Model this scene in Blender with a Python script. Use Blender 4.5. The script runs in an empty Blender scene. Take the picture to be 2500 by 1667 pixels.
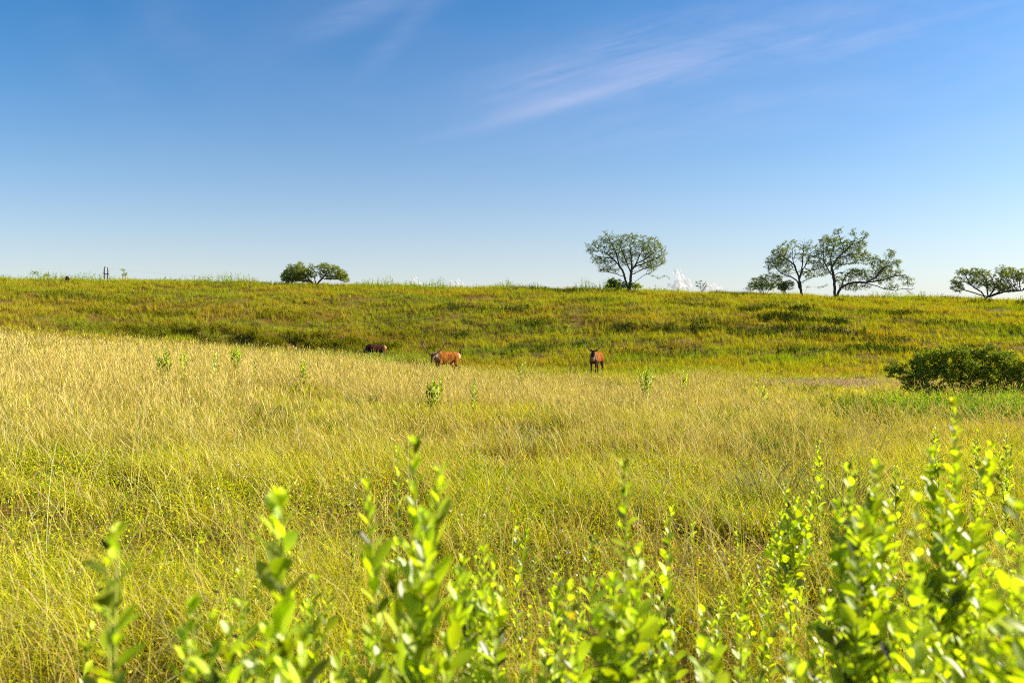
import bpy, bmesh, math, random
import numpy as np
from mathutils import Vector, Matrix
R = math.radians
rng = np.random.default_rng(7)
random.seed(7)
scene = bpy.context.scene
C = scene.collection

# ------------------------------------------------------------------ camera, sky, sun, exposure
CAMZ = 1.35
F = 1944.4                      # focal length in pixels of the 2500 px wide photograph
cam_d = bpy.data.cameras.new("camera"); cam = bpy.data.objects.new("camera", cam_d); C.objects.link(cam)
cam_d.lens = 28.0; cam_d.sensor_width = 36.0; cam_d.clip_start = 0.05; cam_d.clip_end = 30000
cam.location = (0, 0, CAMZ); cam.rotation_euler = (R(90), 0, 0)
cam_d.dof.use_dof = True; cam_d.dof.focus_distance = 11.0; cam_d.dof.aperture_fstop = 3.6
scene.camera = cam
SUN_EL, SUN_AZ = 29.0, 80.0     # azimuth clockwise from the view direction (+Y): the sun stands to the right
sd = Vector((math.sin(R(SUN_AZ))*math.cos(R(SUN_EL)), math.cos(R(SUN_AZ))*math.cos(R(SUN_EL)), math.sin(R(SUN_EL))))
sun_d = bpy.data.lights.new("sun", 'SUN'); sun = bpy.data.objects.new("sun", sun_d); C.objects.link(sun)
sun_d.energy = 5.0; sun_d.angle = R(0.5); sun_d.color = (1.0, 0.92, 0.78)
sun.rotation_euler = (-sd).to_track_quat('-Z', 'Y').to_euler(); sun.location = (40, 0, 30)
scene.view_settings.view_transform = 'Standard'; scene.view_settings.look = 'None'
scene.view_settings.exposure = 1.25; scene.view_settings.gamma = 1.0
scene.cycles.max_bounces = 6; scene.cycles.diffuse_bounces = 3; scene.cycles.transmission_bounces = 4
scene.cycles.glossy_bounces = 2; scene.cycles.transparent_max_bounces = 6
scene.cycles.use_denoising = False; scene.cycles.filter_width = 0.95
scene.cycles.sample_clamp_indirect = 6.0

def nd(nt, t, **kw):
    n = nt.nodes.new(t)
    for k, v in kw.items():
        if k.startswith('i_'):
            key = k[2:]; key = int(key) if key.isdigit() else key.replace('_', ' ')
            n.inputs[key].default_value = v
        else: setattr(n, k, v)
    return n
def mathn(nt, op, a, b=None, c=None, clamp=False):
    n = nt.nodes.new('ShaderNodeMath'); n.operation = op; n.use_clamp = clamp
    for i, v in enumerate((a, b, c)):
        if v is None: continue
        if isinstance(v, (int, float)): n.inputs[i].default_value = v
        else: nt.links.new(v, n.inputs[i])
    return n.outputs[0]

world = bpy.data.worlds.new("World"); scene.world = world; world.use_nodes = True
wt = world.node_tree; wt.nodes.clear()
sky = nd(wt, 'ShaderNodeTexSky', sky_type='NISHITA', sun_disc=False, sun_elevation=R(SUN_EL), sun_rotation=R(SUN_AZ),
         air_density=1.0, dust_density=1.0, ozone_density=3.0, altitude=100)
tc = nd(wt, 'ShaderNodeTexCoord'); sep = nd(wt, 'ShaderNodeSeparateXYZ'); wt.links.new(tc.outputs['Generated'], sep.inputs[0])
X, Y, Z = sep.outputs
yy = mathn(wt, 'MAXIMUM', Y, 0.15)
U = mathn(wt, 'DIVIDE', X, yy); V = mathn(wt, 'DIVIDE', Z, yy)
# thin cirrus: soft bands of streaky noise, fixed to directions of the sky
streaks = [  # centre u, v, angle deg, half length, half width, strength
    (0.03, 0.290, 15, .13, .007, .42), (0.09, .312, 13, .14, .008, .28), (.04, .335, 20, .10, .009, .30), (.10, .355, 22, .12, .012, .26), (0.11, 0.345, 16, .17, .035, .34), (0.17, 0.282, 10, .13, .014, .36), (0.16, .255, 8, .17, .013, .24),
    (.22, .33, 12, .2, .02, .34), (.34, .30, 8, .16, .02, .26), (.30, .36, 10, .12, .012, .3), (-0.14, .385, 45, .06, .013, .30), (-0.20, .410, 20, .09, .015, .34), (-0.17, .425, 10, .08, .022, .24),
    (0.45, .395, 4, .24, .045, .42), (0.24, .375, 8, .26, .035, .30), (.60, .335, 14, .16, .03, .26), (.6, .26, 10, .16, .02, .16), (-.52, .33, -50, .16, .03, .10), (-.42, .40, -60, .10, .03, .10)]
comb = nd(wt, 'ShaderNodeCombineXYZ'); wt.links.new(U, comb.inputs[0]); wt.links.new(V, comb.inputs[1])
def rot_noise(ang, sx, sy, detail, scale):
    mp = nd(wt, 'ShaderNodeMapping', vector_type='TEXTURE'); mp.inputs['Rotation'].default_value = (0, 0, R(ang)); mp.inputs['Scale'].default_value = (sx, sy, 1)
    wt.links.new(comb.outputs[0], mp.inputs[0])
    n = nd(wt, 'ShaderNodeTexNoise'); n.inputs['Scale'].default_value = scale; n.inputs['Detail'].default_value = detail; n.inputs['Roughness'].default_value = 0.6
    n.inputs['Distortion'].default_value = 0.6
    wt.links.new(mp.outputs[0], n.inputs['Vector']); return n.outputs[0]
fine = mathn(wt, 'ADD', mathn(wt, 'MULTIPLY', rot_noise(16, 3.4, 0.28, 10, 8.0), .6), mathn(wt, 'MULTIPLY', rot_noise(4, 2.0, 0.5, 10, 14.0), .4)); broad = rot_noise(9, 2.2, .7, 6, 3.0)
tot = None
for (u0, v0, an, hl, hw, st) in streaks:
    ca, sa = math.cos(R(an)), math.sin(R(an))
    du = mathn(wt, 'SUBTRACT', U, u0); dv = mathn(wt, 'SUBTRACT', V, v0)
    a = mathn(wt, 'ADD', mathn(wt, 'MULTIPLY', du, ca/hl), mathn(wt, 'MULTIPLY', dv, sa/hl))
    b = mathn(wt, 'ADD', mathn(wt, 'MULTIPLY', du, -sa/hw), mathn(wt, 'MULTIPLY', dv, ca/hw))
    b = mathn(wt, 'ADD', b, mathn(wt, 'MULTIPLY', mathn(wt, 'SUBTRACT', broad, 0.5), 3.0))
    q = mathn(wt, 'ADD', mathn(wt, 'MULTIPLY', a, a), mathn(wt, 'MULTIPLY', b, b))
    g = mathn(wt, 'MULTIPLY', mathn(wt, 'EXPONENT', mathn(wt, 'MULTIPLY', q, -1.0)), st)
    tot = g if tot is None else mathn(wt, 'ADD', tot, g)
fn = mathn(wt, 'MULTIPLY_ADD', fine, 3.6, -1.25, clamp=True)
mask = mathn(wt, 'MULTIPLY', mathn(wt, 'MULTIPLY', tot, fn), 0.44)
bg_n = mathn(wt, 'MULTIPLY', mathn(wt, 'MULTIPLY_ADD', broad, 3.0, -1.35, clamp=True), mathn(wt, 'MULTIPLY_ADD', U, 0.14, 0.14, clamp=True))
hi = mathn(wt, 'MULTIPLY', mathn(wt, 'SUBTRACT', V, 0.12), 5.0, clamp=True)
mask = mathn(wt, 'MINIMUM', mathn(wt, 'MULTIPLY', mathn(wt, 'ADD', mask, bg_n), hi), 0.4)
skc = nd(wt, 'ShaderNodeHueSaturation'); skc.inputs['Saturation'].default_value = 1.42; skc.inputs['Value'].default_value = 1.0
wt.links.new(sky.outputs[0], skc.inputs['Color'])
veil = nd(wt, 'ShaderNodeMixRGB'); veil.inputs[2].default_value = (5.0, 4.75, 4.45, 1)   # pale low haze of the air near the horizon
wt.links.new(mathn(wt, 'MINIMUM', mathn(wt, 'MULTIPLY', mathn(wt, 'EXPONENT', mathn(wt, 'MULTIPLY', mathn(wt, 'MAXIMUM', V, 0.0), -7.4)), 1.0), .62), veil.inputs[0]); wt.links.new(skc.outputs[0], veil.inputs[1])
mx = nd(wt, 'ShaderNodeMixRGB'); wt.links.new(mask, mx.inputs[0]); wt.links.new(veil.outputs[0], mx.inputs[1]); mx.inputs[2].default_value = (4.0, 4.15, 5.7, 1)
bg = nd(wt, 'ShaderNodeBackground'); bg.inputs[1].default_value = 0.072
wt.links.new(mx.outputs[0], bg.inputs[0])
wo = nd(wt, 'ShaderNodeOutputWorld'); wt.links.new(bg.outputs[0], wo.inputs[0])

# ------------------------------------------------------------------ helpers
def tag(o, label=None, cat=None, group=None, kind=None):
    if label: o['label'] = label
    if cat: o['category'] = cat
    if group: o['group'] = group
    if kind: o['kind'] = kind
    return o
def empty(name, loc, rz=0.0):
    o = bpy.data.objects.new(name, None); o.location = loc; o.rotation_euler = (0, 0, rz); o.empty_display_size = .2
    C.objects.link(o); return o
def link(name, me, mat, parent=None):
    o = bpy.data.objects.new(name, me); C.objects.link(o)
    if mat is not None and not me.materials: me.materials.append(mat)
    if parent is not None: o.parent = parent
    return o
def at(px, py, d):
    return np.array([(px-1250)/F*d, d, CAMZ + (833.5-py)/F*d])

def mesh_np(name, V_, faces_list, col=None, smooth=False):
    """faces_list: list of (M,k) int arrays (k = 3 or 4)"""
    me = bpy.data.meshes.new(name)
    V_ = np.ascontiguousarray(V_, dtype=np.float32)
    me.vertices.add(len(V_)); me.vertices.foreach_set('co', V_.ravel())
    loops = np.concatenate([f.ravel() for f in faces_list]).astype(np.int32)
    tot_ = np.concatenate([np.full(len(f), f.shape[1], np.int32) for f in faces_list])
    start = np.concatenate([[0], np.cumsum(tot_)[:-1]]).astype(np.int32)
    me.loops.add(len(loops)); me.loops.foreach_set('vertex_index', loops)
    me.polygons.add(len(tot_)); me.polygons.foreach_set('loop_start', start); me.polygons.foreach_set('loop_total', tot_)
    if smooth: me.polygons.foreach_set('use_smooth', np.ones(len(tot_), bool))
    me.update(calc_edges=True)
    if col is not None:
        ca_ = me.color_attributes.new('tint', 'FLOAT_COLOR', 'POINT')
        c4 = np.ones((len(V_), 4), np.float32); c4[:, :3] = col
        ca_.data.foreach_set('color', c4.ravel())
    return me

_lat = np.random.default_rng(99).random((256, 256))
def vnoise(x, y):
    x = np.asarray(x, float); y = np.asarray(y, float)
    xi = np.floor(x).astype(int); yi = np.floor(y).astype(int); fx = x-xi; fy = y-yi
    fx = fx*fx*(3-2*fx); fy = fy*fy*(3-2*fy)
    a = _lat[xi & 255, yi & 255]; b = _lat[(xi+1) & 255, yi & 255]; c = _lat[xi & 255, (yi+1) & 255]; d = _lat[(xi+1) & 255, (yi+1) & 255]
    return (a*(1-fx)+b*fx)*(1-fy)+(c*(1-fx)+d*fx)*fy
def fbm(x, y, o=4):
    s = 0; a = 1; t = 0
    for k in range(o):
        s = s + a*vnoise(x*2**k+17.3*k, y*2**k+5.1*k); t += a; a *= .5
    return s/t
def sst(a, b, t):
    t = np.clip((t-a)/(b-a), 0, 1); return t*t*(3-2*t)

# ------------------------------------------------------------------ terrain height
YC = 92.0
def base_h(x, y):
    x = np.asarray(x, float); y = np.asarray(y, float)
    ys = np.maximum(y, 3.0); u = np.clip(x/ys, -.9, .9)
    A = np.interp(u, [-.9, -.64, -.45, -.33, -.22, -.13, -.02, .08, .3, .64, .9], [1.75, 1.28, .80, .45, .15, -.30, -.72, -.78, -.75, -.62, -.55])
    near = A*sst(4, 37, y)
    drop = np.interp(u, [-.9, -.5, -.3, -.13, 0, .1, .9], [1.2, 1.1, .9, .35, .0, .0, 0.0])
    near = near - drop*sst(37, 46, y)
    y0 = np.interp(u, [-.9, -.64, -.3, -.17, 0, .12, .3, .64, .9], [47, 48, 55, 59, 56, 50, 47, 45, 45])
    cy = np.interp(u, [-.9, -.64, -.33, -.13, .08, .33, .64, .9], [679, 683, 689, 697, 706, 718, 732, 738])
    zc = CAMZ + (833.5-cy)/F*YC - 0.30
    t = np.clip((y-y0)/(YC-y0), 0, 1)
    S = t - .42*np.sin(2*np.pi*t)/(2*np.pi)
    h = near*(1-S) + zc*S
    far = np.maximum(y-YC, 0)
    # behind the crest the land climbs on, more gently than the line of sight over the crest
    h = h + far*0.050*np.exp(-far/9000) - 0.25*sst(0, 15, far)
    return h
# scarps: little steps in the hill side that face the camera (px, py, half width px, height m, slant)
_sc = [(1560, 805, 75, .75, .03), (1660, 812, 60, .7, .0), (1745, 795, 60, .55, .12), (1800, 808, 90, .40, .1), (1900, 763, 75, .6, .05), (1955, 790, 85, .75, .08), (2010, 815, 80, .45, .12), (1890, 822, 90, .35, .05),
       (2090, 862, 150, .45, .06), (2200, 772, 90, .45, .1), (2330, 800, 120, .4, .16), (2440, 745, 70, .4, .1), (2100, 835, 110, .35, .12), (600, 836, 160, .7, .0), (850, 846, 120, .55, .0), (430, 812, 170, .5, .0),
       (230, 730, 90, .3, 0), (1020, 822, 100, .3, 0), (700, 780, 110, .25, 0), (1180, 760, 90, .3, 0), (1340, 850, 80, .35, .0), (1600, 862, 90, .2, 0), (1450, 740, 70, .3, 0), (1690, 745, 60, .3, 0), (2080, 738, 60, .35, 0), (320, 765, 110, .25, 0), (1300, 795, 80, .3, 0),
       (480, 828, 120, .7, 0), (720, 845, 140, .8, 0), (960, 852, 90, .6, 0)]
def hit_base(px, py):
    d = np.linspace(46, 96, 1500); p = base_h((px-1250)/F*d, d)
    ray = CAMZ+(833.5-py)/F*d
    k = np.argmax(p >= ray)
    return d[k] if p[k] >= ray[k] else None
SC = []
for (px, py, hw, hh, sl) in _sc:
    d = hit_base(px, py)
    if d is not None: SC.append(((px-1250)/F*d, d, hw/F*d, hh*.80, sl))
def scarp(x, y):
    out = 0; dark = 0
    wob = (fbm(x*.35, y*.35, 3)-.5)*2.4
    brk = .25+.95*sst(.40, .60, fbm(x*.42+9, y*1.1+4, 3)); wob = wob+(fbm(x*1.3, y*1.3+50, 2)-.5)*1.1
    for (cx, cy, hw, hh, sl) in SC:
        gx = np.exp(-np.abs((x-cx)/(hw*1.15))**2.6)*brk
        s = (y-cy) + sl*(x-cx)*2.0 + wob
        up = sst(-.25, .35, s)*np.exp(-np.maximum(s, 0)/3.0) - (1-sst(-.25, .35, s))*np.exp(-np.maximum(-s, 0)/1.6)*.6
        out = out + .5*hh*gx*up
        dark = np.maximum(dark, gx*np.exp(-((s+.15)/.8)**2)*min(1, hh/.5))  # shade mask along each scarp face, used to darken the grass colours
    return out, dark
def H(x, y):
    x = np.asarray(x, float); y = np.asarray(y, float)
    h = base_h(x, y)
    hill = sst(46, 58, y)*(1-sst(90, 110, y))
    h = h + hill*((fbm(x*.16+3, y*.22, 3)-.5)*.9 + (fbm(x*.6, y*.9+8, 3)-.5)*.45)
    h = h + hill*scarp(x, y)[0]
    h = h + (1-sst(44, 56, y))*sst(2, 12, y)*((fbm(x*.25+40, y*.25, 3)-.5)*.22 + (fbm(x*1.2, y*1.2, 2)-.5)*.06)
    return h
def Hs(x, y): return float(H(np.array([x]), np.array([y]))[0])

# ------------------------------------------------------------------ materials
def newmat(name):
    m = bpy.data.materials.new(name); m.use_nodes = True; nt = m.node_tree; nt.nodes.clear()
    out = nd(nt, 'ShaderNodeOutputMaterial'); return m, nt, out
def blade_mat(name, trans=.42, gloss=.05, rough=.45, transtint=(1.1, 1.05, .55)):
    m, nt, out = newmat(name)
    at_ = nd(nt, 'ShaderNodeAttribute', attribute_name='tint')
    df = nd(nt, 'ShaderNodeBsdfDiffuse'); tr = nd(nt, 'ShaderNodeBsdfTranslucent'); gl = nd(nt, 'ShaderNodeBsdfGlossy'); gl.inputs['Roughness'].default_value = rough
    gl.inputs['Color'].default_value = (1, 1, 1, 1)
    nt.links.new(at_.outputs[0], df.inputs[0])
    mu = nd(nt, 'ShaderNodeMixRGB', blend_type='MULTIPLY'); mu.inputs[0].default_value = 1; mu.inputs[2].default_value = (*transtint, 1)
    nt.links.new(at_.outputs[0], mu.inputs[1]); nt.links.new(mu.outputs[0], tr.inputs[0])
    m1 = nd(nt, 'ShaderNodeMixShader'); m1.inputs[0].default_value = trans; nt.links.new(df.outputs[0], m1.inputs[1]); nt.links.new(tr.outputs[0], m1.inputs[2])
    m2 = nd(nt, 'ShaderNodeMixShader'); m2.inputs[0].default_value = gloss; nt.links.new(m1.outputs[0], m2.inputs[1]); nt.links.new(gl.outputs[0], m2.inputs[2])
    nt.links.new(m2.outputs[0], out.inputs[0]); return m
M_grass = blade_mat('grass_blades', trans=.45, gloss=.006, transtint=(1.15, 1.15, .3)); M_straw = blade_mat('dry_straw', trans=.30, gloss=.01)
M_leaf = blade_mat('forb_leaf', trans=.55, gloss=.03, rough=.40, transtint=(1.2, 1.22, .3))
M_tree = blade_mat('tree_leaf', trans=.35, gloss=.02)
def noise_mat(name, c1, c2, scale, rough=.85, bump=.0, c3=None, coord='Object'):
    m, nt, out = newmat(name)
    p = nd(nt, 'ShaderNodeBsdfPrincipled'); p.inputs['Roughness'].default_value = rough; p.inputs['Specular IOR Level'].default_value = .2
    t_ = nd(nt, 'ShaderNodeTexCoord'); n = nd(nt, 'ShaderNodeTexNoise'); n.inputs['Scale'].default_value = scale; n.inputs['Detail'].default_value = 6
    nt.links.new(t_.outputs[coord], n.inputs['Vector'])
    r = nd(nt, 'ShaderNodeValToRGB'); r.color_ramp.elements[0].position = .35; r.color_ramp.elements[1].position = .65
    r.color_ramp.elements[0].color = (*c1, 1); r.color_ramp.elements[1].color = (*c2, 1)
    if c3: e = r.color_ramp.elements.new(.5); e.color = (*c3, 1)
    nt.links.new(n.outputs[0], r.inputs[0]); nt.links.new(r.outputs[0], p.inputs['Base Color'])
    if bump:
        b = nd(nt, 'ShaderNodeBump'); b.inputs['Strength'].default_value = bump; nt.links.new(n.outputs[0], b.inputs['Height']); nt.links.new(b.outputs[0], p.inputs['Normal'])
    nt.links.new(p.outputs[0], out.inputs[0]); return m
M_bark = noise_mat('bark', (.05, .035, .025), (.13, .085, .06), 9, bump=.3)
M_twig = noise_mat('woody_stem', (.12, .09, .04), (.2, .17, .07), 20)
M_wood = noise_mat('weathered_pole', (.07, .04, .03), (.14, .08, .06), 3)
M_metal = noise_mat('wire_metal', (.22, .23, .25), (.3, .3, .32), 3, rough=.5)
M_stump = noise_mat('dark_stump', (.03, .015, .012), (.07, .035, .025), 12, bump=.4)
M_antler = noise_mat('antler', (.05, .03, .018), (.16, .11, .07), 6, rough=.6)

# ground sheet
def ground():
    gx = np.concatenate([-np.geomspace(6000, 78, 26), np.arange(-76, 76.1, .45), np.geomspace(78, 6000, 26)])
    gy = np.concatenate([[-300, -120, -50, -20, -8], np.arange(-3, 108, .30), np.geomspace(109, 9000, 34)])
    XX, YY = np.meshgrid(gx, gy); Z_ = H(XX, YY)
    nx, ny = len(gx), len(gy)
    V_ = np.stack([XX, YY, Z_], -1).reshape(-1, 3)
    i = np.arange(ny-1)[:, None]*nx + np.arange(nx-1)[None]
    q = np.stack([i, i+1, i+nx+1, i+nx], -1).reshape(-1, 4)
    me = mesh_np('ground', V_, [q], smooth=True)
    m, nt, out = newmat('soil_and_litter')
    p = nd(nt, 'ShaderNodeBsdfPrincipled'); p.inputs['Roughness'].default_value = .95; p.inputs['Specular IOR Level'].default_value = .1
    g = nd(nt, 'ShaderNodeNewGeometry')
    n1 = nd(nt, 'ShaderNodeTexNoise'); n1.inputs['Scale'].default_value = .35; n1.inputs['Detail'].default_value = 8
    n2 = nd(nt, 'ShaderNodeTexNoise'); n2.inputs['Scale'].default_value = 14; n2.inputs['Detail'].default_value = 6
    for n in (n1, n2): nt.links.new(g.outputs['Position'], n.inputs['Vector'])
    r1 = nd(nt, 'ShaderNodeValToRGB'); e = r1.color_ramp.elements; e[0].position = .38; e[0].color = (.13, .075, .02, 1); e[1].position = .64; e[1].color = (.13, .13, .02, 1)
    k = e.new(.5); k.color = (.17, .12, .025, 1)
    r2 = nd(nt, 'ShaderNodeValToRGB'); e = r2.color_ramp.elements; e[0].position = .35; e[0].color = (.35, .3, .25, 1); e[1].position = .68; e[1].color = (1.5, 1.35, 1.1, 1)
    nt.links.new(n1.outputs[0], r1.inputs[0]); nt.links.new(n2.outputs[0], r2.inputs[0])
    mu = nd(nt, 'ShaderNodeMixRGB', blend_type='MULTIPLY'); mu.inputs[0].default_value = 1
    nt.links.new(r1.outputs[0], mu.inputs[1]); nt.links.new(r2.outputs[0], mu.inputs[2]); nt.links.new(mu.outputs[0], p.inputs['Base Color'])
    nt.links.new(p.outputs[0], out.inputs[0])
    o = link('ground', me, m); tag(o, 'grassy pasture ground rising to a low hill', 'ground', kind='structure')
ground()

# ------------------------------------------------------------------ blades
class Blades:
    def __init__(s): s.V = []; s.C = []; s.Q = []; s.T = []; s.n = 0
    def add(s, pos, h, w, az, lean, curve, c0, c1, nseg=2, twist=None):
        """pos (N,3); h,w,az,lean,curve (N,); c0,c1 (N,3). az = direction the blade leans to"""
        N = len(pos)
        if N == 0: return
        ts = np.linspace(0, 1, nseg+1)
        fa = az + (np.pi/2 if twist is None else twist)
        sx, sy = np.cos(fa), np.sin(fa)
        lx, ly = np.cos(az), np.sin(az)
        nv = 2*nseg+1
        V_ = np.zeros((N, nv, 3), np.float32); Cc = np.zeros((N, nv, 3), np.float32)
        for k, t in enumerate(ts):
            ang = lean*t*1.0 + curve*t*t*.6
            hor = h*t*np.sin(np.clip(ang, 0, 2.4)); ver = h*t*np.cos(np.clip(ang, 0, 2.4))
            cx = pos[:, 0]+lx*hor; cy = pos[:, 1]+ly*hor; cz = pos[:, 2]+ver
            ww = w*(1-.55*t)*.5
            cc = c0*(1-t)+c1*t
            if k < nseg:
                V_[:, 2*k] = np.stack([cx-sx*ww, cy-sy*ww, cz], -1); V_[:, 2*k+1] = np.stack([cx+sx*ww, cy+sy*ww, cz], -1)
                Cc[:, 2*k] = cc; Cc[:, 2*k+1] = cc
            else:
                V_[:, 2*k] = np.stack([cx, cy, cz], -1); Cc[:, 2*k] = cc
        b = (np.arange(N)*nv)[:, None] + s.n
        for k in range(nseg-1): s.Q.append(b+np.array([[2*k, 2*k+1, 2*k+3, 2*k+2]]))
        k = nseg-1; s.T.append(b+np.array([[2*k, 2*k+1, 2*k+2]]))
        s.V.append(V_.reshape(-1, 3)); s.C.append(Cc.reshape(-1, 3)); s.n += N*nv
    def quads(s, P, Cq):
        """free quads P (N,4,3), colour (N,3)"""
        N = len(P)
        if N == 0: return
        s.V.append(P.reshape(-1, 3).astype(np.float32)); s.C.append(np.repeat(Cq, 4, 0).astype(np.float32))
        s.Q.append((np.arange(N)*4)[:, None]+np.arange(4)[None]+s.n); s.n += 4*N
    def build(s, name, mat, parent=None):
        fl = []
        if s.Q: fl.append(np.concatenate(s.Q))
        if s.T: fl.append(np.concatenate(s.T))
        me = mesh_np(name, np.concatenate(s.V), fl, np.concatenate(s.C))
        return link(name, me, mat, parent)

def scatter(n, d0, d1, power=0.0, um=.79, m=2.3):
    """n points with density ~ 1/d**power between depths d0 and d1 in the fan seen by the camera (with a margin)"""
    dd = np.linspace(d0, d1, 400); pdf = dd**(-power)*(um*dd+m); cdf = np.cumsum(pdf); cdf /= cdf[-1]
    y = np.interp(rng.random(n), cdf, dd)
    return (rng.random(n)*2-1)*(um*y+m), y
PAL = {'yg': (.60, .60, .010), 'gr': (.30, .42, .012), 'dg': (.08, .15, .012), 'st': (.60, .49, .14), 'oc': (.54, .40, .020), 'ru': (.36, .16, .02), 'ol': (.41, .42, .006), 'br': (.19, .11, .015), 'pg': (.60, .60, .24), 'pk': (.60, .44, .22), 'wd': (.20, .32, .015)}
P_ = {k: np.array(v) for k, v in PAL.items()}
def pick(w, names, n, jit=.22):
    """w: (n,k) weights"""
    w = w/w.sum(1, keepdims=True); c = np.cumsum(w, 1); r = rng.random(n)[:, None]
    idx = (r > c[:, :-1]).sum(1)
    pal = np.array([P_[k] for k in names])
    col = pal[idx]*(1+(rng.random((n, 1))-.5)*2*jit)*(1+(rng.random((n, 3))-.5)*.16)
    return col, idx

# --- meadow: short tangled green and yellow grass of the near field
def meadow():
    B = Blades()
    for (n, d0, d1, pw, wid, seg, hgt) in [(225000, 1.9, 6.5, .6, .0052, 3, .26), (262000, 6, 15, 1.2, .0085, 2, .27), (260000, 14, 47, 1.0, .020, 2, .30)]:
        nt_ = n//7
        cx, cy = scatter(nt_, d0, d1, pw)
        dens = fbm(cx*.8+11, cy*.8, 3)
        keep = rng.random(nt_) < np.clip((dens-.34)*5.0, .05, 1)
        cx, cy = cx[keep], cy[keep]; nt2 = len(cx)
        k = 9
        spread = rng.random(nt2)*.09+.03
        x = np.repeat(cx, k)+rng.normal(size=nt2*k)*np.repeat(spread, k); y = np.repeat(cy, k)+rng.normal(size=nt2*k)*np.repeat(spread, k)
        ok = rng.random(len(x)) > np.maximum(.75*sst(.36, .42, x/y)*sst(12, 13.5, y)*(1-sst(19, 21, y)), 0)+.9*np.exp(-((x-(2010-1250)/F*39)/3.6)**4-((y-38)/5.)**4)
        x, y = x[ok], y[ok]; N = len(x)
        g1 = fbm(x*.30+5, y*.30+9, 3); g2 = fbm(x*1.1+50, y*1.1, 3); far = sst(7, 22, y)
        patch = np.repeat(rng.random(nt2), k)[ok]
        w = np.stack([1.0+1.6*sst(.45, .6, g1)*(1-.4*far), .35+1.3*sst(.55, .68, g2), .75+.9*sst(.52, .7, 1-g2)+.3*far, .34+1.0*sst(.6, .72, g2)*.5+.5*far, .15+2.2*sst(.52, .68, 1-g1)*(1-.8*far), .30+0*g1, .38*(1-far)], 1)
        w = w*(1+1.5*(np.floor(patch*7)[:, None] == np.arange(7)[None]))
        col, idx = pick(w, ['yg', 'gr', 'st', 'oc', 'ru', 'ol', 'pg'], N)
        z = H(x, y)
        h = hgt*(.5+rng.random(N)*.9)*(.75+.6*fbm(x*.5, y*.5+70, 2)); h[idx == 4] *= .6
        wdt = wid*(.6+rng.random(N)*.9)*(y/((d0+d1)/2))**.6
        wind = 0.35
        az = rng.random(N)*2*np.pi; az = np.where(rng.random(N) < wind*(fbm(x*.35+3, y*.35+60, 2) > .5), np.pi*.97+rng.normal(size=N)*.7, az)
        lean = .15+rng.random(N)**1.5*1.15; cur = rng.random(N)*.9
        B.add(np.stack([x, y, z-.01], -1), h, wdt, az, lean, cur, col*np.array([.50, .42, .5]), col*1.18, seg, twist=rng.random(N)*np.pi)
    return B
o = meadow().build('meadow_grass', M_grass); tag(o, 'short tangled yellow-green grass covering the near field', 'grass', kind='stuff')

# --- small-leaved ground cover between the near grasses
def cover():
    B = Blades()
    for (n, d0, d1, pw, s) in [(175000, 1.9, 8, .8, .0095), (92000, 7, 18, 1.2, .012)]:
        x, y = scatter(n, d0, d1, pw); g = fbm(x*.7+31, y*.7+3, 3); k = rng.random(n) < np.clip((g-.34)*4, .06, 1)
        x, y, g = x[k], y[k], g[k]; N = len(x); z = H(x, y)+rng.random(N)**.7*.24
        a = rng.random(N)*2*np.pi; e = (rng.random(N)-.25)*1.3; L = s*(.8+rng.random(N)*1.6)*(y/((d0+d1)/2))**.5; Wd = L*.30
        d = np.stack([np.cos(a)*np.cos(e), np.sin(a)*np.cos(e), np.sin(e)], -1)
        sd_ = np.cross(d, rng.normal(size=(N, 3))); sd_ /= np.linalg.norm(sd_, axis=1, keepdims=True)+1e-6
        p = np.stack([x, y, z], -1)
        P4 = np.stack([p, p+d*L[:, None]*.5+sd_*Wd[:, None], p+d*L[:, None], p+d*L[:, None]*.5-sd_*Wd[:, None]], 1)
        w = np.stack([1.2+0*g, 1.1+g*0, .12+g*0, .06+0*g], 1)
        col, _ = pick(w, ['yg', 'gr', 'oc', 'ru'], N); B.quads(P4, col*(.9 if d0 < 5 else .75))
    return B
o = cover().build('ground_cover', M_grass); tag(o, 'tiny-leaved yellow-green weeds filling the gaps between grass blades', 'ground cover', kind='stuff')

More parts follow.
